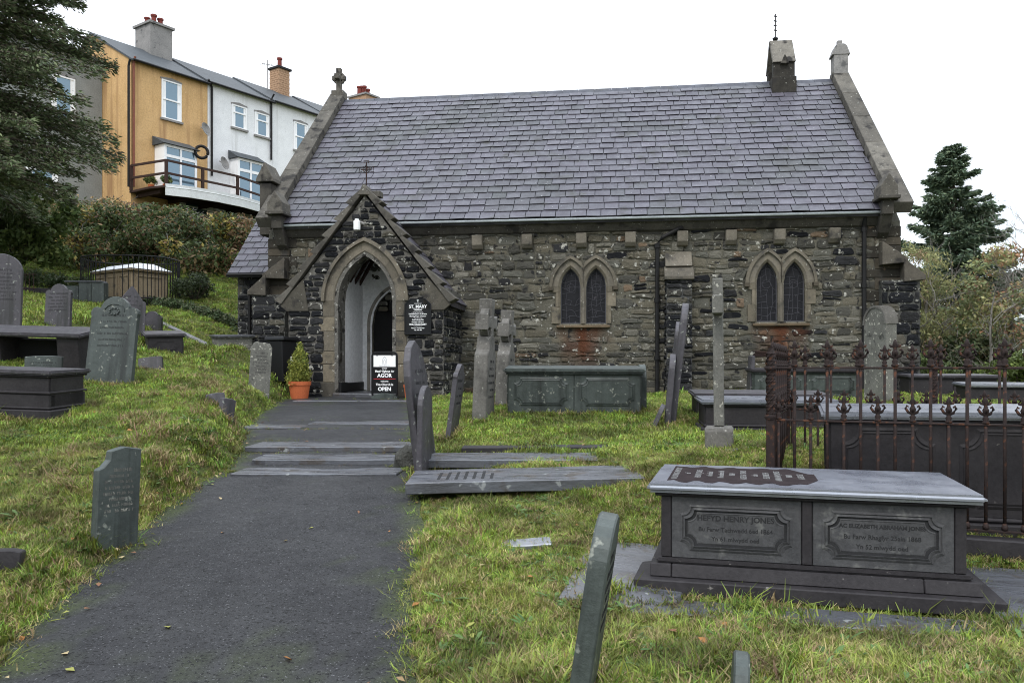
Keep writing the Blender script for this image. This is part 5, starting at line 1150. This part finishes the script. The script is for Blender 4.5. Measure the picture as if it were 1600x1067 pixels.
ledger('big wet grave slab lying across the grass at the right path edge', 820, 8.1, 2.25, .72, -1.125, -1, 2.5, -1.6, .11, ins=7)
ledger('second sunken grave slab behind the big path-side slab', 800, 9.05, 1.85, .5, -1.055, -2, 3, -.5)
ledger('dark kerb slab sticking out of the turf behind the sunken slab', 838, 9.75, 1.75, .3, -.985, -1, 0, -.5, .07, M_tombdark)
ledger('small blue-grey name plate set flush in the grass', 821, 6.35, .4, .17, -1.335, 2, 4, 0, .04, M_slab, flush=True)
ledger('small grey footstone slab in the grass behind the stone cross plinth', 1170, 8.6, .5, .15, -.86, -6, 2, 0, .03, flush=True)
ledger('blue-grey paving slab showing left of the large lettered tomb', 985, 5.75, .75, 1.25, -1.44, -15, 1, 0, .05, flush=True)
ledger('wet paving slab at the right end of the large lettered tomb', 1612, 5.2, .62, 1.4, -1.44, -15, 1, 0, .05, flush=True)
ledger('narrow slab of paving along the front foot of the large lettered tomb', 1265, 4.93, 2.1, .34, -1.48, -15.3, 0, 0, .04, flush=True)
# low slate wall of blocks far left, with stub of rusty railing
lw = thing('low_slate_wall', 'low wall of grey slate blocks left of the round railing', 'wall', (atpx(48, 24.6), 24.6, 1.98 + EZ), 0)
for k in range(7):
    b = MB(); hh = (.36, .34, .33, .36, .4, .5, .5)[k]; b.box(-.4 + k * .38, -.03 + k * .38, -.15, .15, -.3, hh); b.build('slate_block', M_graveg if k > 3 else M_tombdark, lw, bevel=.012)
b = MB(); b.box(1.1, 2.2, -.2, .2, .503, .54); b.build('coping', M_wet, lw, bevel=.01)
rl = thing('broken_railing', 'short stub of rusty railing at the far left behind the headstones', 'railing', (atpx(40, 24), 24, G(atpx(40, 24), 24)), 0)
for k in range(5): b = MB(); b.tube([(-.25 + k * .12, 0, -.1), (-.25 + k * .12, 0, .6)], .012, 5); b.build('bar', M_rust, rl)
for z in (.15, .55): b = MB(); b.tube([(-.3, 0, z), (.32, 0, z)], .015, 5); b.build('rail', M_rust, rl)
# ivy-covered kerb
r_ = np.random.default_rng(71); cl = []
for i in range(120): px = r_.uniform(225, 385); Y = np.interp(px, [225, 385], [26, 23.5]) + r_.normal() * .15; x = atpx(px, Y); cl.append((x, Y, G(x, Y) + r_.uniform(.02, .22), .16))
for i in range(60): px = r_.uniform(-10, 140); Y = 26.2 + r_.normal() * .15; x = atpx(px, Y); cl.append((x, Y, G(x, Y) + r_.uniform(.1, .5), .2))
leafcloud('ivy_bank', cl, 9000, .045, [((.05, .075, .03), 3), ((.1, .11, .06), 1)], M_leaf, None, kind='stuff', seed=72)

# --- sandstone tomb inside the round railing
cx, cy = atpx(205, 26.6), 26.6; zg = G(cx, 26.6); zc = (HY - 473) * 26 / F + EZ
M_sand = mat('sandstone', (.33, .26, .17), (.24, .19, .13), 3, .9, .3, 30, spots=((.1, .09, .07), 3, .6, .1))
tb = thing('sandstone_tomb', 'pale sandstone chest tomb with white top inside the round railing', 'tomb', (cx, cy, zc), R(-33)); a, c = 1.0, .62
b = MB(); b.box(-a, a, -c, c, -.5, .95); b.build('body', M_sand, tb, bevel=.01)
b = MB(); b.box(-a - .1, a + .1, -c - .1, c + .1, .953, 1.03); b.build('cornice', M_sand, tb, bevel=.03)
b = MB(); b.add([(-a - .12, -c - .12, 1.033), (a + .12, -c - .12, 1.033), (a + .12, c + .12, 1.033), (-a - .12, c + .12, 1.033), (-a + .15, -.25, 1.24), (a - .15, -.25, 1.24), (a - .15, .25, 1.24), (-a + .15, .25, 1.24)], [(0, 3, 2, 1), (4, 5, 6, 7), (0, 1, 5, 4), (1, 2, 6, 5), (2, 3, 7, 6), (3, 0, 4, 7)]); b.build('top_slab', M_wash, tb, bevel=.01)
for k in range(3):
    x0 = -a + .06 + k * .64; b = MB(); b.strip([(x0 + .05, .15), (x0 + .53, .15), (x0 + .53, .8), (x0 + .05, .8)], [(x0, .1), (x0 + .58, .1), (x0 + .58, .85), (x0, .85)], -c - .03, -c, closed=True); b.build('panel_moulding', M_sand, tb)
b = MB(); b.strip([(-.4, .15), (.4, .15), (.4, .8), (-.4, .8)], [(-.48, .1), (.48, .1), (.48, .85), (-.48, .85)], -.03, 0, closed=True); b.v = [(a - v[1], v[0], v[2]) for v in b.v]; b.build('panel_moulding', M_sand, tb)
rr_ = thing('round_railing', 'black iron railing with rounded plan enclosing the sandstone tomb', 'railing', (cx, cy, zc))
def oval(k, n, A=1.42, B=1.15):
    t_ = 2 * math.pi * k / n; c_, s_ = math.cos(t_), math.sin(t_); return (A * abs(c_) ** .75 * (1 if c_ > 0 else -1), B * abs(s_) ** .75 * (1 if s_ > 0 else -1))
bar = MB(); bar.tube([(0, 0, -.25), (0, 0, 1.42)], .013, 5); barm = bar.build('bar', M_iron, me_only=True)
for k in range(60): x, y = oval(k, 60); o = link('bar', barm, rr_); o.location = (x, y, 0)
for z in (.12, 1.42): b = MB(); pts = [(*oval(k, 60), z) for k in range(61)]; b.tube(pts, .022, 5, cap=False); b.build('rail', M_iron, rr_)

# --- rusty cast-iron enclosure on the right
RX, RY, RA = 2.10, 6.7, R(-22)
re = thing('rusty_railing', 'rusty cast-iron grave railing with fleur finials and twisted posts at the right', 'railing', (RX, RY, -1.27 + EZ), RA)
fm = MB(); fm.lathe([(.012, 0), (.022, .006), (.022, .014), (.014, .02), (.02, .032), (.013, .042), (.01, .05), (.016, .065), (.02, .08), (.012, .095), (.009, .11), (.016, .125), (.010, .14), (.004, .155)], 8)
for s_ in (-1, 1):
    fm.tube([(0, 0, .05), (s_ * .026, 0, .062), (s_ * .042, 0, .085), (s_ * .034, 0, .10), (s_ * .024, 0, .092)], [.009, .010, .009, .008, .005], 6)
    fm.tube([(0, 0, .112), (s_ * .026, 0, .118), (s_ * .032, 0, .126)], [.008, .008, .004], 6); fm.tube([(0, s_ * .0, .06), (0, s_ * .03, .075), (0, s_ * .034, .09)], .007, 5)
finm = fm.build('finial', M_rust, smooth=True, me_only=True)
lb = MB(); lb.tube([(0, 0, .06), (0, 0, 1.262)], .0125, 7); lb.lathe([(.02, 0), (.024, .02), (.013, .05)], 8, (0, 0, .06)); longm = lb.build('picket', M_rust, smooth=True, me_only=True)
lb = MB(); lb.tube([(0, 0, .06), (0, 0, .838)], .0125, 7); lb.lathe([(.02, 0), (.024, .02), (.013, .05)], 8, (0, 0, .06)); shortm = lb.build('picket', M_rust, smooth=True, me_only=True)
LX, LY = 3.3, 1.85
def rail_side(p0, p1, n):
    for k in range(n):
        f_ = (k + .5) / n; x, y = p0[0] + (p1[0] - p0[0]) * f_, p0[1] + (p1[1] - p0[1]) * f_; tall = k % 2 == 1
        o = link('picket', longm if tall else shortm, re); o.location = (x, y, 0); f = link('finial', finm, o); f.location = (0, 0, 1.262 if tall else .838); f.scale = (1.28, 1.28, 1.38) if tall else (1.2, 1.2, 1.3)
        f.rotation_euler = (0, 0, math.atan2(p1[1] - p0[1], p1[0] - p0[0]))
    for z in (.05, .835, 1.255):
        b = MB(); d = Vector((p1[0] - p0[0], p1[1] - p0[1], 0)); Mx = Matrix.Translation((p0[0], p0[1], z)) @ Matrix.Rotation(math.atan2(d.y, d.x), 4, 'Z'); b.box(0, d.length, -.016, .016, -.008, .008, M=Mx); b.build('rail', M_rust, re, bevel=.003)
rail_side((0, 0), (LX, 0), 27); rail_side((0, LY), (LX, LY), 27); rail_side((0, 0), (0, LY), 14)
def post(x, y, w_=.045, sq=True):
    pts = []; b = MB(); n = 4
    b.box(x - w_ * .95, x + w_ * .95, y - w_ * .95, y + w_ * .95, -.05, .86); b.build('post', M_rust, re, bevel=.008)
    b = MB(); vs = []; fs = []; m_ = 20; seg = 10
    for i in range(m_ + 1):
        z = .86 + .57 * i / m_; r = w_ * (1 if i < m_ - 1 else .6)
        for k in range(seg): a = 2 * math.pi * k / seg + i * .62; q = r * (1 + .22 * math.cos(2 * (a - i * .62) * 2)); vs.append((x + q * math.cos(a), y + q * math.sin(a), z))
    for i in range(m_):
        for k in range(seg): fs.append((i * seg + k, i * seg + (k + 1) % seg, (i + 1) * seg + (k + 1) % seg, (i + 1) * seg + k))
    fs.append(tuple(range(m_ * seg, m_ * seg + seg))); b.add(vs, fs); b.build('twisted_post', M_rust, re, smooth=False)
    b = MB(); b.lathe([(w_ * 1.3, 1.24), (w_ * 1.45, 1.255), (w_ * 1.3, 1.27)], 10, (x, y, 0)); b.lathe([(w_ * 1.3, .84), (w_ * 1.45, .86), (w_ * 1.3, .88)], 10, (x, y, 0)); b.build('post_collar', M_rust, re)
post(0, 0, .036); post(0, LY, .045); post(1.35, LY, .03); post(LX, 0, .05); post(LX, LY, .05);
b = MB(); b.box(-.06, LX + .06, -.08, .08, -.14, .0); b.build('kerb', M_tombdark, re, bevel=.01); b = MB(); b.box(-.06, LX + .06, LY - .08, LY + .08, -.14, .0); b.build('kerb', M_tombdark, re, bevel=.01)
b = MB(); b.box(-.08, .08, .081, LY - .081, -.14, .0); b.build('kerb', M_tombdark, re, bevel=.01)
fr = Matrix.Translation((RX, RY, -1.27 + EZ)) @ Matrix.Rotation(RA, 4, 'Z'); p = fr @ Vector((1.72, .92, .92))
chest('dark chest tomb with pale top slab inside the rusty railings', p.x, p.y, p.z, 2.75, 1.15, .93, -19, M_tombdark, M_slab, (1.0, -1.0), panels=3)

# --- the large lettered tomb in the right foreground
BT = thing('lettered_chest_tomb', 'large dark slate chest tomb with two lettered panels in the right foreground', 'tomb', (.899, 5.52, -.784 + EZ), R(-15.3))
b = MB(); b.box(0, 2.05, 0, 1.17, -.06, 0); ts = b.build('top_slab', M_slab, BT, bevel=.024, seg=3, smooth=False)
# worn lettered area on the top
rr = random.Random(2); o = []
for i in range(24): x = .12 + 1.0 * i / 23; o.append((x, .15 + .05 * math.sin(i * 1.7) + rr.uniform(0, .04) + (.0 if x < .95 else (x - .95) * 1.4)))
for i in range(24): x = 1.12 - 1.0 * i / 23; o.append((x, 1.03 - .035 * math.sin(i * 1.3) - rr.uniform(0, .05) - (0 if x < .95 else (x - .95) * 1.4)))
b = MB(); b.prism(o, 0, .0025, axis='z'); wp_ = b.build('inscription_ground', M_rough, ts, raw=True)
lines = ['IN LOVING MEMORY', 'of', 'HENRY JONES', 'who died', 'November 6th', '1864', 'AGED 61 YEARS', 'also', 'ELIZABETH', 'ABRAHAM JONES', '1868', 'AGED 52']
for i, ln in enumerate(lines): text(ln, .062, M_carvel, ts, (.18 + i * .078, .6, .0032), (0, 0, R(90)), name='lettering', sx=1.1)
b = MB(); b.box(.05, 2.0, .05, 1.12, -.085, -.062); b.build('cornice', M_tombdark, BT, bevel=.01)
b = MB(); b.box(.16, 1.88, .12, 1.04, -.66, -.085); b.build('core', M_tombdark, BT)
for k, (x0, x1) in enumerate(((.16, .985), (1.055, 1.88))):
    b = MB(); b.box(x0, x1, .085, .115, -.50, -.088); pn = b.build('front_panel', M_panel, BT, bevel=.004)
    cxp, czp, wp, hp = (x0 + x1) / 2, -.295, x1 - x0 - .11, .31
    def on(d): return notched(wp - 2 * d, hp - 2 * d, .06, cxp, czp, 6)
    for d0, d1, yo, ybk in ((.0, .014, .075, .083), (.022, .034, .072, .080), (.05, .056, .081, .084)):
        b = MB(); b.strip(on(d1), on(d0), yo, .086, closed=True, yb=ybk); b.build('moulding', M_panel, pn)
    b = MB(); b.strip(on(.05), on(.034), .0845, .0855, closed=True); b.build('groove', M_carve, pn)
    tx = (('HEFYD HENRY JONES', .051, .052), ('Bu Farw Tachwedd 6ed 1864', .040, -.018), ('Yn 61 mlwydd oed', .040, -.08)) if k == 0 else (('AC ELIZABETH ABRAHAM JONES', .0345, .052), ('Bu Farw Rhagfyr 25ain 1868', .040, -.018), ('Yn 52 mlwydd oed', .040, -.08))
    for j, (s_, sz, dz) in enumerate(tx): text(s_, sz, M_carve if j == 0 else mt_let, pn, (cxp, .0842, czp + dz), UP, name='lettering', bold=.0012 if j == 0 else .0006) if False else text(s_, sz, M_carve, pn, (cxp, .0842, czp + dz), UP, name='lettering', bold=.0012 if j == 0 else .0005)
b = MB(); b.box(.988, 1.052, .078, .115, -.50, -.088); b.build('centre_pilaster', M_tombdark, BT, bevel=.006)
for x0, x1 in ((.09, .157), (1.883, 1.95)):
    b = MB(); b.box(x0, x1, .085, .16, -.50, -.088); b.build('corner_pilaster', M_tombdark, BT, bevel=.006)
    b = MB(); b.box(x0, x1, .18, 1.05, -.50, -.088); b.build('end_panel', M_tombdark, BT, bevel=.006)
b = MB(); b.box(.06, 1.98, .055, 1.11, -.535, -.502); b.build('base_moulding', M_tombdark, BT, bevel=.012, seg=2)
for x0, x1 in ((.02, .16), (.163, 1.70), (1.703, 2.03)): b = MB(); b.prism([(.02, -.62), (1.14, -.62), (1.12, -.537), (.045, -.537)], x0, x1, axis='x'); b.build('plinth_stone', M_tombdark, BT, bevel=.006)
b = MB(); b.box(-.08, 2.14, -.06, 1.22, -.72, -.622); b.build('base_slab', M_tombdark, BT, bevel=.008)

# --- things round the porch
def pot(label, px, Y, r, h, z):
    x = atpx(px, Y); t = thing('plant_pot', label, 'plant pot', (x, Y, z)); b = MB()
    b.lathe([(r * .7, 0), (r * .74, .02), (r * .92, h * .78), (r * 1.0, h * .8), (r * 1.03, h), (r * .92, h), (r * .88, h * .86), (.02, h * .85)], 24); b.build('pot', M_terra, t, smooth=False)
    b = MB(); b.lathe([(r * .86, h * .86), (r * .8, h * .9), (.01, h * .92)], 16); b.build('soil', M_soil, t); return t, x
t, x = pot('large terracotta pot left of the porch arch', 468, 18.45, .25, .42, G(atpx(468, 18.45), 18.45) + .0)
cy_ = thing('dwarf_conifer', 'small clipped yellow-green conifer growing in the left terracotta pot', 'plant', (x, 18.45, t.location.z + .37)); b = MB(); b.tube([(0, 0, 0), (0, 0, .7)], [.03, .01], 6); b.build('stem', M_bark, cy_)
r_ = np.random.default_rng(8); cl = [(r_.normal() * .05 * (1 - f_ * .8), r_.normal() * .05 * (1 - f_ * .8), .08 + f_ * .82, .19 * (1 - f_ ** 1.6) + .05) for f_ in np.linspace(0, 1, 40)]
leafcloud('foliage', cl, 6000, .03, [((.24, .26, .05), 3), ((.14, .18, .04), 2), ((.32, .32, .08), 1)], M_leaf, cy_, asp=.35, seed=9)
t, x = pot('small terracotta pot right of the porch door behind the leaning slab', 641, 18.3, .15, .34, -.745 + EZ)
fl = thing('flowering_plant', 'small white and yellow flowering plant in the right terracotta pot', 'plant', (x, 18.3, t.location.z + .3)); leafcloud('foliage', ellip(10, (0, 0, .14), (.1, .1, .14), np.random.default_rng(2), .5, (.05, .09)), 700, .03, [((.2, .24, .05), 3), ((.45, .4, .08), 1)], M_leaf, fl, seed=3)
b = MB()
for k in range(12): a = k * 2.4; b.lathe([(.012, 0), (.022, .008), (.004, .014)], 6, (.09 * math.cos(a), .09 * math.sin(a) - .03, .05 + .02 * (k % 5)))
b.build('flower', M_wpaint, fl, kind='stuff')
Yb = 18.9; x = atpx(441, Yb); bi = thing('wheelie_bin', 'black wheeled bin standing left of the porch behind the pot', 'bin', (x, Yb, G(x, Yb) - .03), R(62))
b = MB(); b.prism([(-.2, 0.06), (.2, 0.06), (.25, 1.0), (-.25, 1.0)], -.22, .25); b.build('body', M_bin, bi, bevel=.02)
b = MB(); b.prism([(-.28, 1.003), (.28, 1.003), (.26, 1.09), (-.26, 1.09)], -.28, .3); b.build('lid', M_bin, bi, bevel=.02)
for sx in (-1, 1): b = MB(); b.tube([(sx * .2, .22, .1), (sx * .26, .22, .1)], .1, 12); b.build('wheel', M_bin, bi)
text('s', .3, M_wpaint, bi, (.05, -.235, .5), UP, bold=.01); 
# loose rough stone beside the leaning path stones
x = atpx(640, 9.5); bm = bmesh.new(); bmesh.ops.create_icosphere(bm, subdivisions=3, radius=.16)
for v in bm.verts: v.co *= 1 + .35 * mn.noise(v.co * 9); v.co.z *= 1.3
me = bpy.data.meshes.new('rough_boulder'); bm.to_mesh(me); bm.free(); a = me.color_attributes.new('col', 'FLOAT_COLOR', 'POINT'); a.data.foreach_set('color', np.tile([.1, .1, .09, 1], len(me.vertices)).astype(np.float32)); me.materials.append(M_stone)
o = link('rough_boulder', me); o.location = (x, 9.5, G(x, 9.5) + .05); tag(o, 'rough dark boulder at the path edge under the leaning slate headstones', 'stone')
# ================================================================= GRASS
def tuft(seed, n, h, spread, cols, wid=.0032, lean=.6):
    r_ = np.random.default_rng(seed); V = []; Fq = []; Cc = []
    for i in range(n):
        a = r_.random() * 6.283; rad = spread * math.sqrt(r_.random()); b0 = np.array([rad * math.cos(a), rad * math.sin(a), -.01]); hh = h * r_.uniform(.45, 1.2); d = r_.random() * 6.283
        ld = np.array([math.cos(d), math.sin(d), 0]) * lean * hh * r_.uniform(.2, 1.3); s = np.array([-math.sin(d), math.cos(d), 0]) * wid * r_.uniform(.7, 1.3)
        p1 = b0 + ld * .3 + np.array([0, 0, hh * .55]); p2 = b0 + ld + np.array([0, 0, hh * r_.uniform(.75, 1)]); k = len(V)
        V += [b0 - s, b0 + s, p1 + s * .8, p1 - s * .8, p2 + s * .12, p2 - s * .12]; Fq += [(k, k + 1, k + 2, k + 3), (k + 3, k + 2, k + 4, k + 5)]
        c = np.array(cols[r_.integers(0, len(cols))]) * r_.uniform(.75, 1.3); Cc += [c] * 6
    return np.array(V), np.array(Fq), np.array(Cc)
GC_ = [(.155, .245, .036), (.10, .18, .03), (.23, .295, .048), (.18, .25, .048)]
STR = [(.33, .27, .13), (.26, .2, .1), (.2, .2, .07)]
col_ = bpy.data.collections.new('grass_tufts'); wcol = bpy.data.collections.new('weed_tufts'); fcol = bpy.data.collections.new('far_tufts')
def srcobj(name, data, mt, c):
    me = fastmesh(name, data[0], data[1], data[2], mt, me_only=True); o = bpy.data.objects.new(name, me); c.objects.link(o)
for i in range(5): srcobj('tuft_%d' % i, tuft(i, 24, (.04, .05, .065, .036, .05)[i], .05, GC_ if i < 3 else GC_[:2] + STR, lean=(.6, .8, .9, 1.1, .7)[i]), M_grass, col_)
srcobj('tuft_5', tuft(77, 22, .055, .06, STR, lean=1.2), M_grass, col_)
for i in range(4): srcobj('far_%d' % i, tuft(20 + i, 20, .065, .11, GC_ if i < 3 else GC_[:2] + STR, wid=.0065, lean=.8), M_grass, fcol)
def rosette(seed, n, L, wd):
    r_ = np.random.default_rng(seed); V = []; Fq = []; Cc = []
    for i in range(n):
        a = i * 2.4 + r_.normal() * .2; d = np.array([math.cos(a), math.sin(a), 0]); s = np.array([-math.sin(a), math.cos(a), 0]); l = L * r_.uniform(.6, 1.15); up = r_.uniform(.25, .8); k = len(V)
        for f_, ww in ((.05, .15), (.4, .8), (.75, 1), (1, .1)): p = d * l * f_ + np.array([0, 0, l * up * (f_ - .65 * f_ * f_) + .005]); V += [p - s * wd * ww, p + s * wd * ww]
        Fq += [(k, k + 1, k + 3, k + 2), (k + 2, k + 3, k + 5, k + 4), (k + 4, k + 5, k + 7, k + 6)]; c = np.array((.075, .135, .04)) * r_.uniform(.7, 1.4); Cc += [c] * 8
    return np.array(V), np.array(Fq), np.array(Cc)
for i in range(4): srcobj('weed_%d' % i, rosette(40 + i, (7, 10, 12, 8)[i], (.09, .12, .075, .14)[i], (.014, .016, .012, .013)[i]), M_weed, wcol)
def scatter(name, n, box_, dens, coll, smin, smax, seed, edge=0.0, keep=None, side=None):
    r_ = np.random.default_rng(seed); x = r_.uniform(box_[0], box_[1], n); y = r_.uniform(box_[2], box_[3], n)
    vis = np.abs(x) < y * .64 + .6                                # what the photograph can see, and a margin
    l, r, z = path_at(y); e = .03 * np.sin(y * 2.1) + .012 * np.sin(y * 7.3 + 1); jit = r_.normal(size=n) * .05
    off = (x < l + e - .0 + jit) | (x > r + e + .0 + jit); off |= y > 21.3
    k = vis & off
    for cx, cy, hx, hy, a in EXCL:
        dx, dy = x - cx, y - cy; u = dx * math.cos(a) + dy * math.sin(a); v = -dx * math.sin(a) + dy * math.cos(a); k &= ~((np.abs(u) < hx - .02 + jit * .6) & (np.abs(v) < hy - .02 + jit * .6))
    ca = CF.a; dx, dy = x - CF.X, y - CF.Y; u = dx * math.cos(ca) + dy * math.sin(ca); v = -dx * math.sin(ca) + dy * math.cos(ca)
    k &= ~((u > -1.5) & (u < LEN + 1.2) & (v > -.35)); k &= ~((u > 1.0) & (u < 4.95) & (v > -2.3))
    cl_ = np.array([mn.noise(Vector((a_ * 1.9, b_ * 1.9, 5))) + .6 * mn.noise(Vector((a_ * 5, b_ * 5, 9))) for a_, b_ in zip(x, y)])
    k &= r_.random(n) < dens(x, y, cl_)
    x, y, cl_ = x[k], y[k], cl_[k]; zz = Gv(x, y); m = len(x)
    me = bpy.data.meshes.new(name); me.vertices.add(m); me.vertices.foreach_set('co', np.stack([x, y, zz], 1).astype(np.float32).ravel())
    a = me.attributes.new('rot', 'FLOAT_VECTOR', 'POINT'); a.data.foreach_set('vector', np.stack([r_.normal(size=m) * .2, r_.normal(size=m) * .2, r_.random(m) * 6.283], 1).astype(np.float32).ravel())
    a = me.attributes.new('scl', 'FLOAT', 'POINT'); a.data.foreach_set('value', (r_.uniform(smin, smax, m) * (1 + .55 * np.clip(cl_, -.7, .9))).astype(np.float32))
    o = link(name, me, None, 'stuff'); ng = bpy.data.node_groups.new(name, 'GeometryNodeTree'); ng.interface.new_socket('Geometry', in_out='INPUT', socket_type='NodeSocketGeometry'); ng.interface.new_socket('Geometry', in_out='OUTPUT', socket_type='NodeSocketGeometry')
    N = ng.nodes; gi = N.new('NodeGroupInput'); go = N.new('NodeGroupOutput'); ip = N.new('GeometryNodeInstanceOnPoints'); ci = N.new('GeometryNodeCollectionInfo'); ci.inputs[0].default_value = coll; ci.inputs['Separate Children'].default_value = True; ci.inputs['Reset Children'].default_value = True
    ar = N.new('GeometryNodeInputNamedAttribute'); ar.data_type = 'FLOAT_VECTOR'; ar.inputs[0].default_value = 'rot'; as_ = N.new('GeometryNodeInputNamedAttribute'); as_.data_type = 'FLOAT'; as_.inputs[0].default_value = 'scl'
    ri = N.new('FunctionNodeRandomValue'); ri.data_type = 'INT'; ri.inputs['Max'].default_value = 20; ip.inputs['Pick Instance'].default_value = True
    Lk = ng.links.new; Lk(gi.outputs[0], ip.inputs['Points']); Lk(ci.outputs[0], ip.inputs['Instance']); Lk(ar.outputs[0], ip.inputs['Rotation']); Lk(as_.outputs[0], ip.inputs['Scale']); Lk([q for q in ri.outputs if q.type == 'INT'][0], ip.inputs['Instance Index']); Lk(ip.outputs[0], go.inputs[0])
    md = o.modifiers.new('scatter', 'NODES'); md.node_group = ng; return m
n1 = scatter('grass', 110000, (-6, 6, 2.6, 9), lambda x, y, c: np.clip(1.15 + c * .6 - (y - 3) * .05, .25, 1), col_, .75, 1.25, 81)
n2 = scatter('grass', 90000, (-11.5, 11.5, 9, 17), lambda x, y, c: np.clip(.8 + c * .5, .2, 1), fcol, .55, .95, 82)
n3 = scatter('grass', 75000, (-22, 17, 17, 34), lambda x, y, c: np.clip(.85 + c * .5, .2, 1), fcol, .9, 1.5, 83)
n4 = scatter('weeds', 9000, (-6, 6, 2.8, 10), lambda x, y, c: np.clip(.35 - c * .9, .02, .9), wcol, .45, 1.0, 84)
scol = bpy.data.collections.new('straw_tufts')
for i in range(3): srcobj('straw_%d' % i, tuft(60 + i, 22, (.06, .09, .075)[i], .09, STR + [(.24, .16, .09)], wid=.0045, lean=1.3), M_weed, scol)
def dn(x, y, c):
    d = path_at(y)[0] - x; return np.where((d > .05) & (d < 1.5) & (y > 6.2) & (y < 15), np.clip(c * 1.6 - .05, 0, .9), np.clip(c * .5 - .32, 0, .3))
n5 = scatter('dry_grass', 26000, (-7.5, 5.5, 3, 15), dn, scol, .7, 1.2, 86)
# moss and grass creeping over the flagstone joints
def collars():
    r_ = np.random.default_rng(97); pts = []
    bs = BASES + [(atpx(752, 12), 12, .6, .2, 79), (atpx(788, 13.4), 13.4, .55, .2, 79), (atpx(1124, 9), 9, .3, .3, 75), (atpx(897, 12.45), 12.45, 1.95, .72, -4), (atpx(2, 10.9), 10.9, 1.95, .9, -4), (1.75, 5.05, 2.3, .05, -15.3)]
    for (x, y, w_, th, yaw) in bs:
        c, s_ = math.cos(R(yaw)), math.sin(R(yaw))
        for i in range(int(60 + 90 * w_)):
            u = r_.uniform(-w_ / 2 - .04, w_ / 2 + .04); v = r_.choice((-1, 1)) * (th / 2 + .03 + abs(r_.normal()) * .05)
            if r_.random() < .25: u = r_.choice((-1, 1)) * (w_ / 2 + .04); v = r_.uniform(-th / 2, th / 2)
            X, Y = x + u * c - v * s_, y + u * s_ + v * c; l, r, z = path_at(Y)
            if l + .02 < X < r - .02 and r_.random() < .85: continue
            pts.append((X, Y, G(X, Y)))
    p = np.array(pts); m = len(p); me = bpy.data.meshes.new('grass_at_stones'); me.vertices.add(m); me.vertices.foreach_set('co', p.astype(np.float32).ravel())
    a = me.attributes.new('rot', 'FLOAT_VECTOR', 'POINT'); a.data.foreach_set('vector', np.stack([r_.normal(size=m) * .2, r_.normal(size=m) * .2, r_.random(m) * 6.283], 1).astype(np.float32).ravel())
    a = me.attributes.new('scl', 'FLOAT', 'POINT'); a.data.foreach_set('value', r_.uniform(1.0, 2.1, m).astype(np.float32)); o = link('grass_at_stones', me, None, 'stuff'); md = o.modifiers.new('scatter', 'NODES'); md.node_group = bpy.data.node_groups['grass']
collars()
def creep(n, seed):
    r_ = np.random.default_rng(seed); pts = []
    for (a, c_, Y, z) in ((385, 640, 9.42, -1.13), (380, 640, 10.16, -1.06), (375, 640, 11.03, -.985), (375, 645, 12.2, -.91), (375, 645, 13.4, -.875), (455, 655, 17.42, -.75), (455, 655, 18.2, -.72), (350, 372, 9.1, -1.15), (630, 655, 9.2, -1.12), (630, 655, 10.4, -1.05)):
        for i in range(n): px = r_.uniform(a, c_); y = Y + r_.normal() * .03; nn = mn.noise(Vector((px * .03, Y, 2)));  pts.append((atpx(px, y), y, z + EZ - .03)) if nn > -.12 else None
    p = np.array(pts); m = len(p); me = bpy.data.meshes.new('joint_grass'); me.vertices.add(m); me.vertices.foreach_set('co', p.astype(np.float32).ravel())
    a = me.attributes.new('rot', 'FLOAT_VECTOR', 'POINT'); a.data.foreach_set('vector', np.stack([r_.normal(size=m) * .3, r_.normal(size=m) * .3, r_.random(m) * 6.283], 1).astype(np.float32).ravel())
    a = me.attributes.new('scl', 'FLOAT', 'POINT'); a.data.foreach_set('value', r_.uniform(.35, .8, m).astype(np.float32)); o = link('joint_grass', me, None, 'stuff'); md = o.modifiers.new('scatter', 'NODES'); md.node_group = bpy.data.node_groups['grass']
creep(110, 91)
# fallen leaves
r_ = np.random.default_rng(95); V = []; Cc = []
for i in range(330):
    y = r_.uniform(3.5, 13) if i > 40 else r_.uniform(4, 8); x = r_.uniform(-.62, .62) * y
    l, r, z = path_at(y)
    if l < x < r:
        if r_.random() < .8: x = l + r_.normal() * .15
    zz = (path_at(y)[2] + EZ + .018) if l < x < r else G(x, y) + .035
    s = r_.uniform(.014, .034); a = r_.random() * 6.28; u = np.array([math.cos(a), math.sin(a), r_.normal() * .25]) * s; v = np.array([-math.sin(a), math.cos(a), r_.normal() * .25]) * s * .7; c = np.array([x, y, zz])
    V += [c - u, c - v + [0, 0, .006], c + u, c + v + [0, 0, .006]]; q = [(.3, .2, .1), (.35, .16, .05), (.22, .11, .06), (.45, .36, .2), (.3, .3, .08)][r_.integers(0, 5)]; Cc += [q] * 4
fastmesh('fallen_leaves', np.array(V), np.arange(len(V)).reshape(-1, 4), np.array(Cc), M_leaf, None, 'stuff')
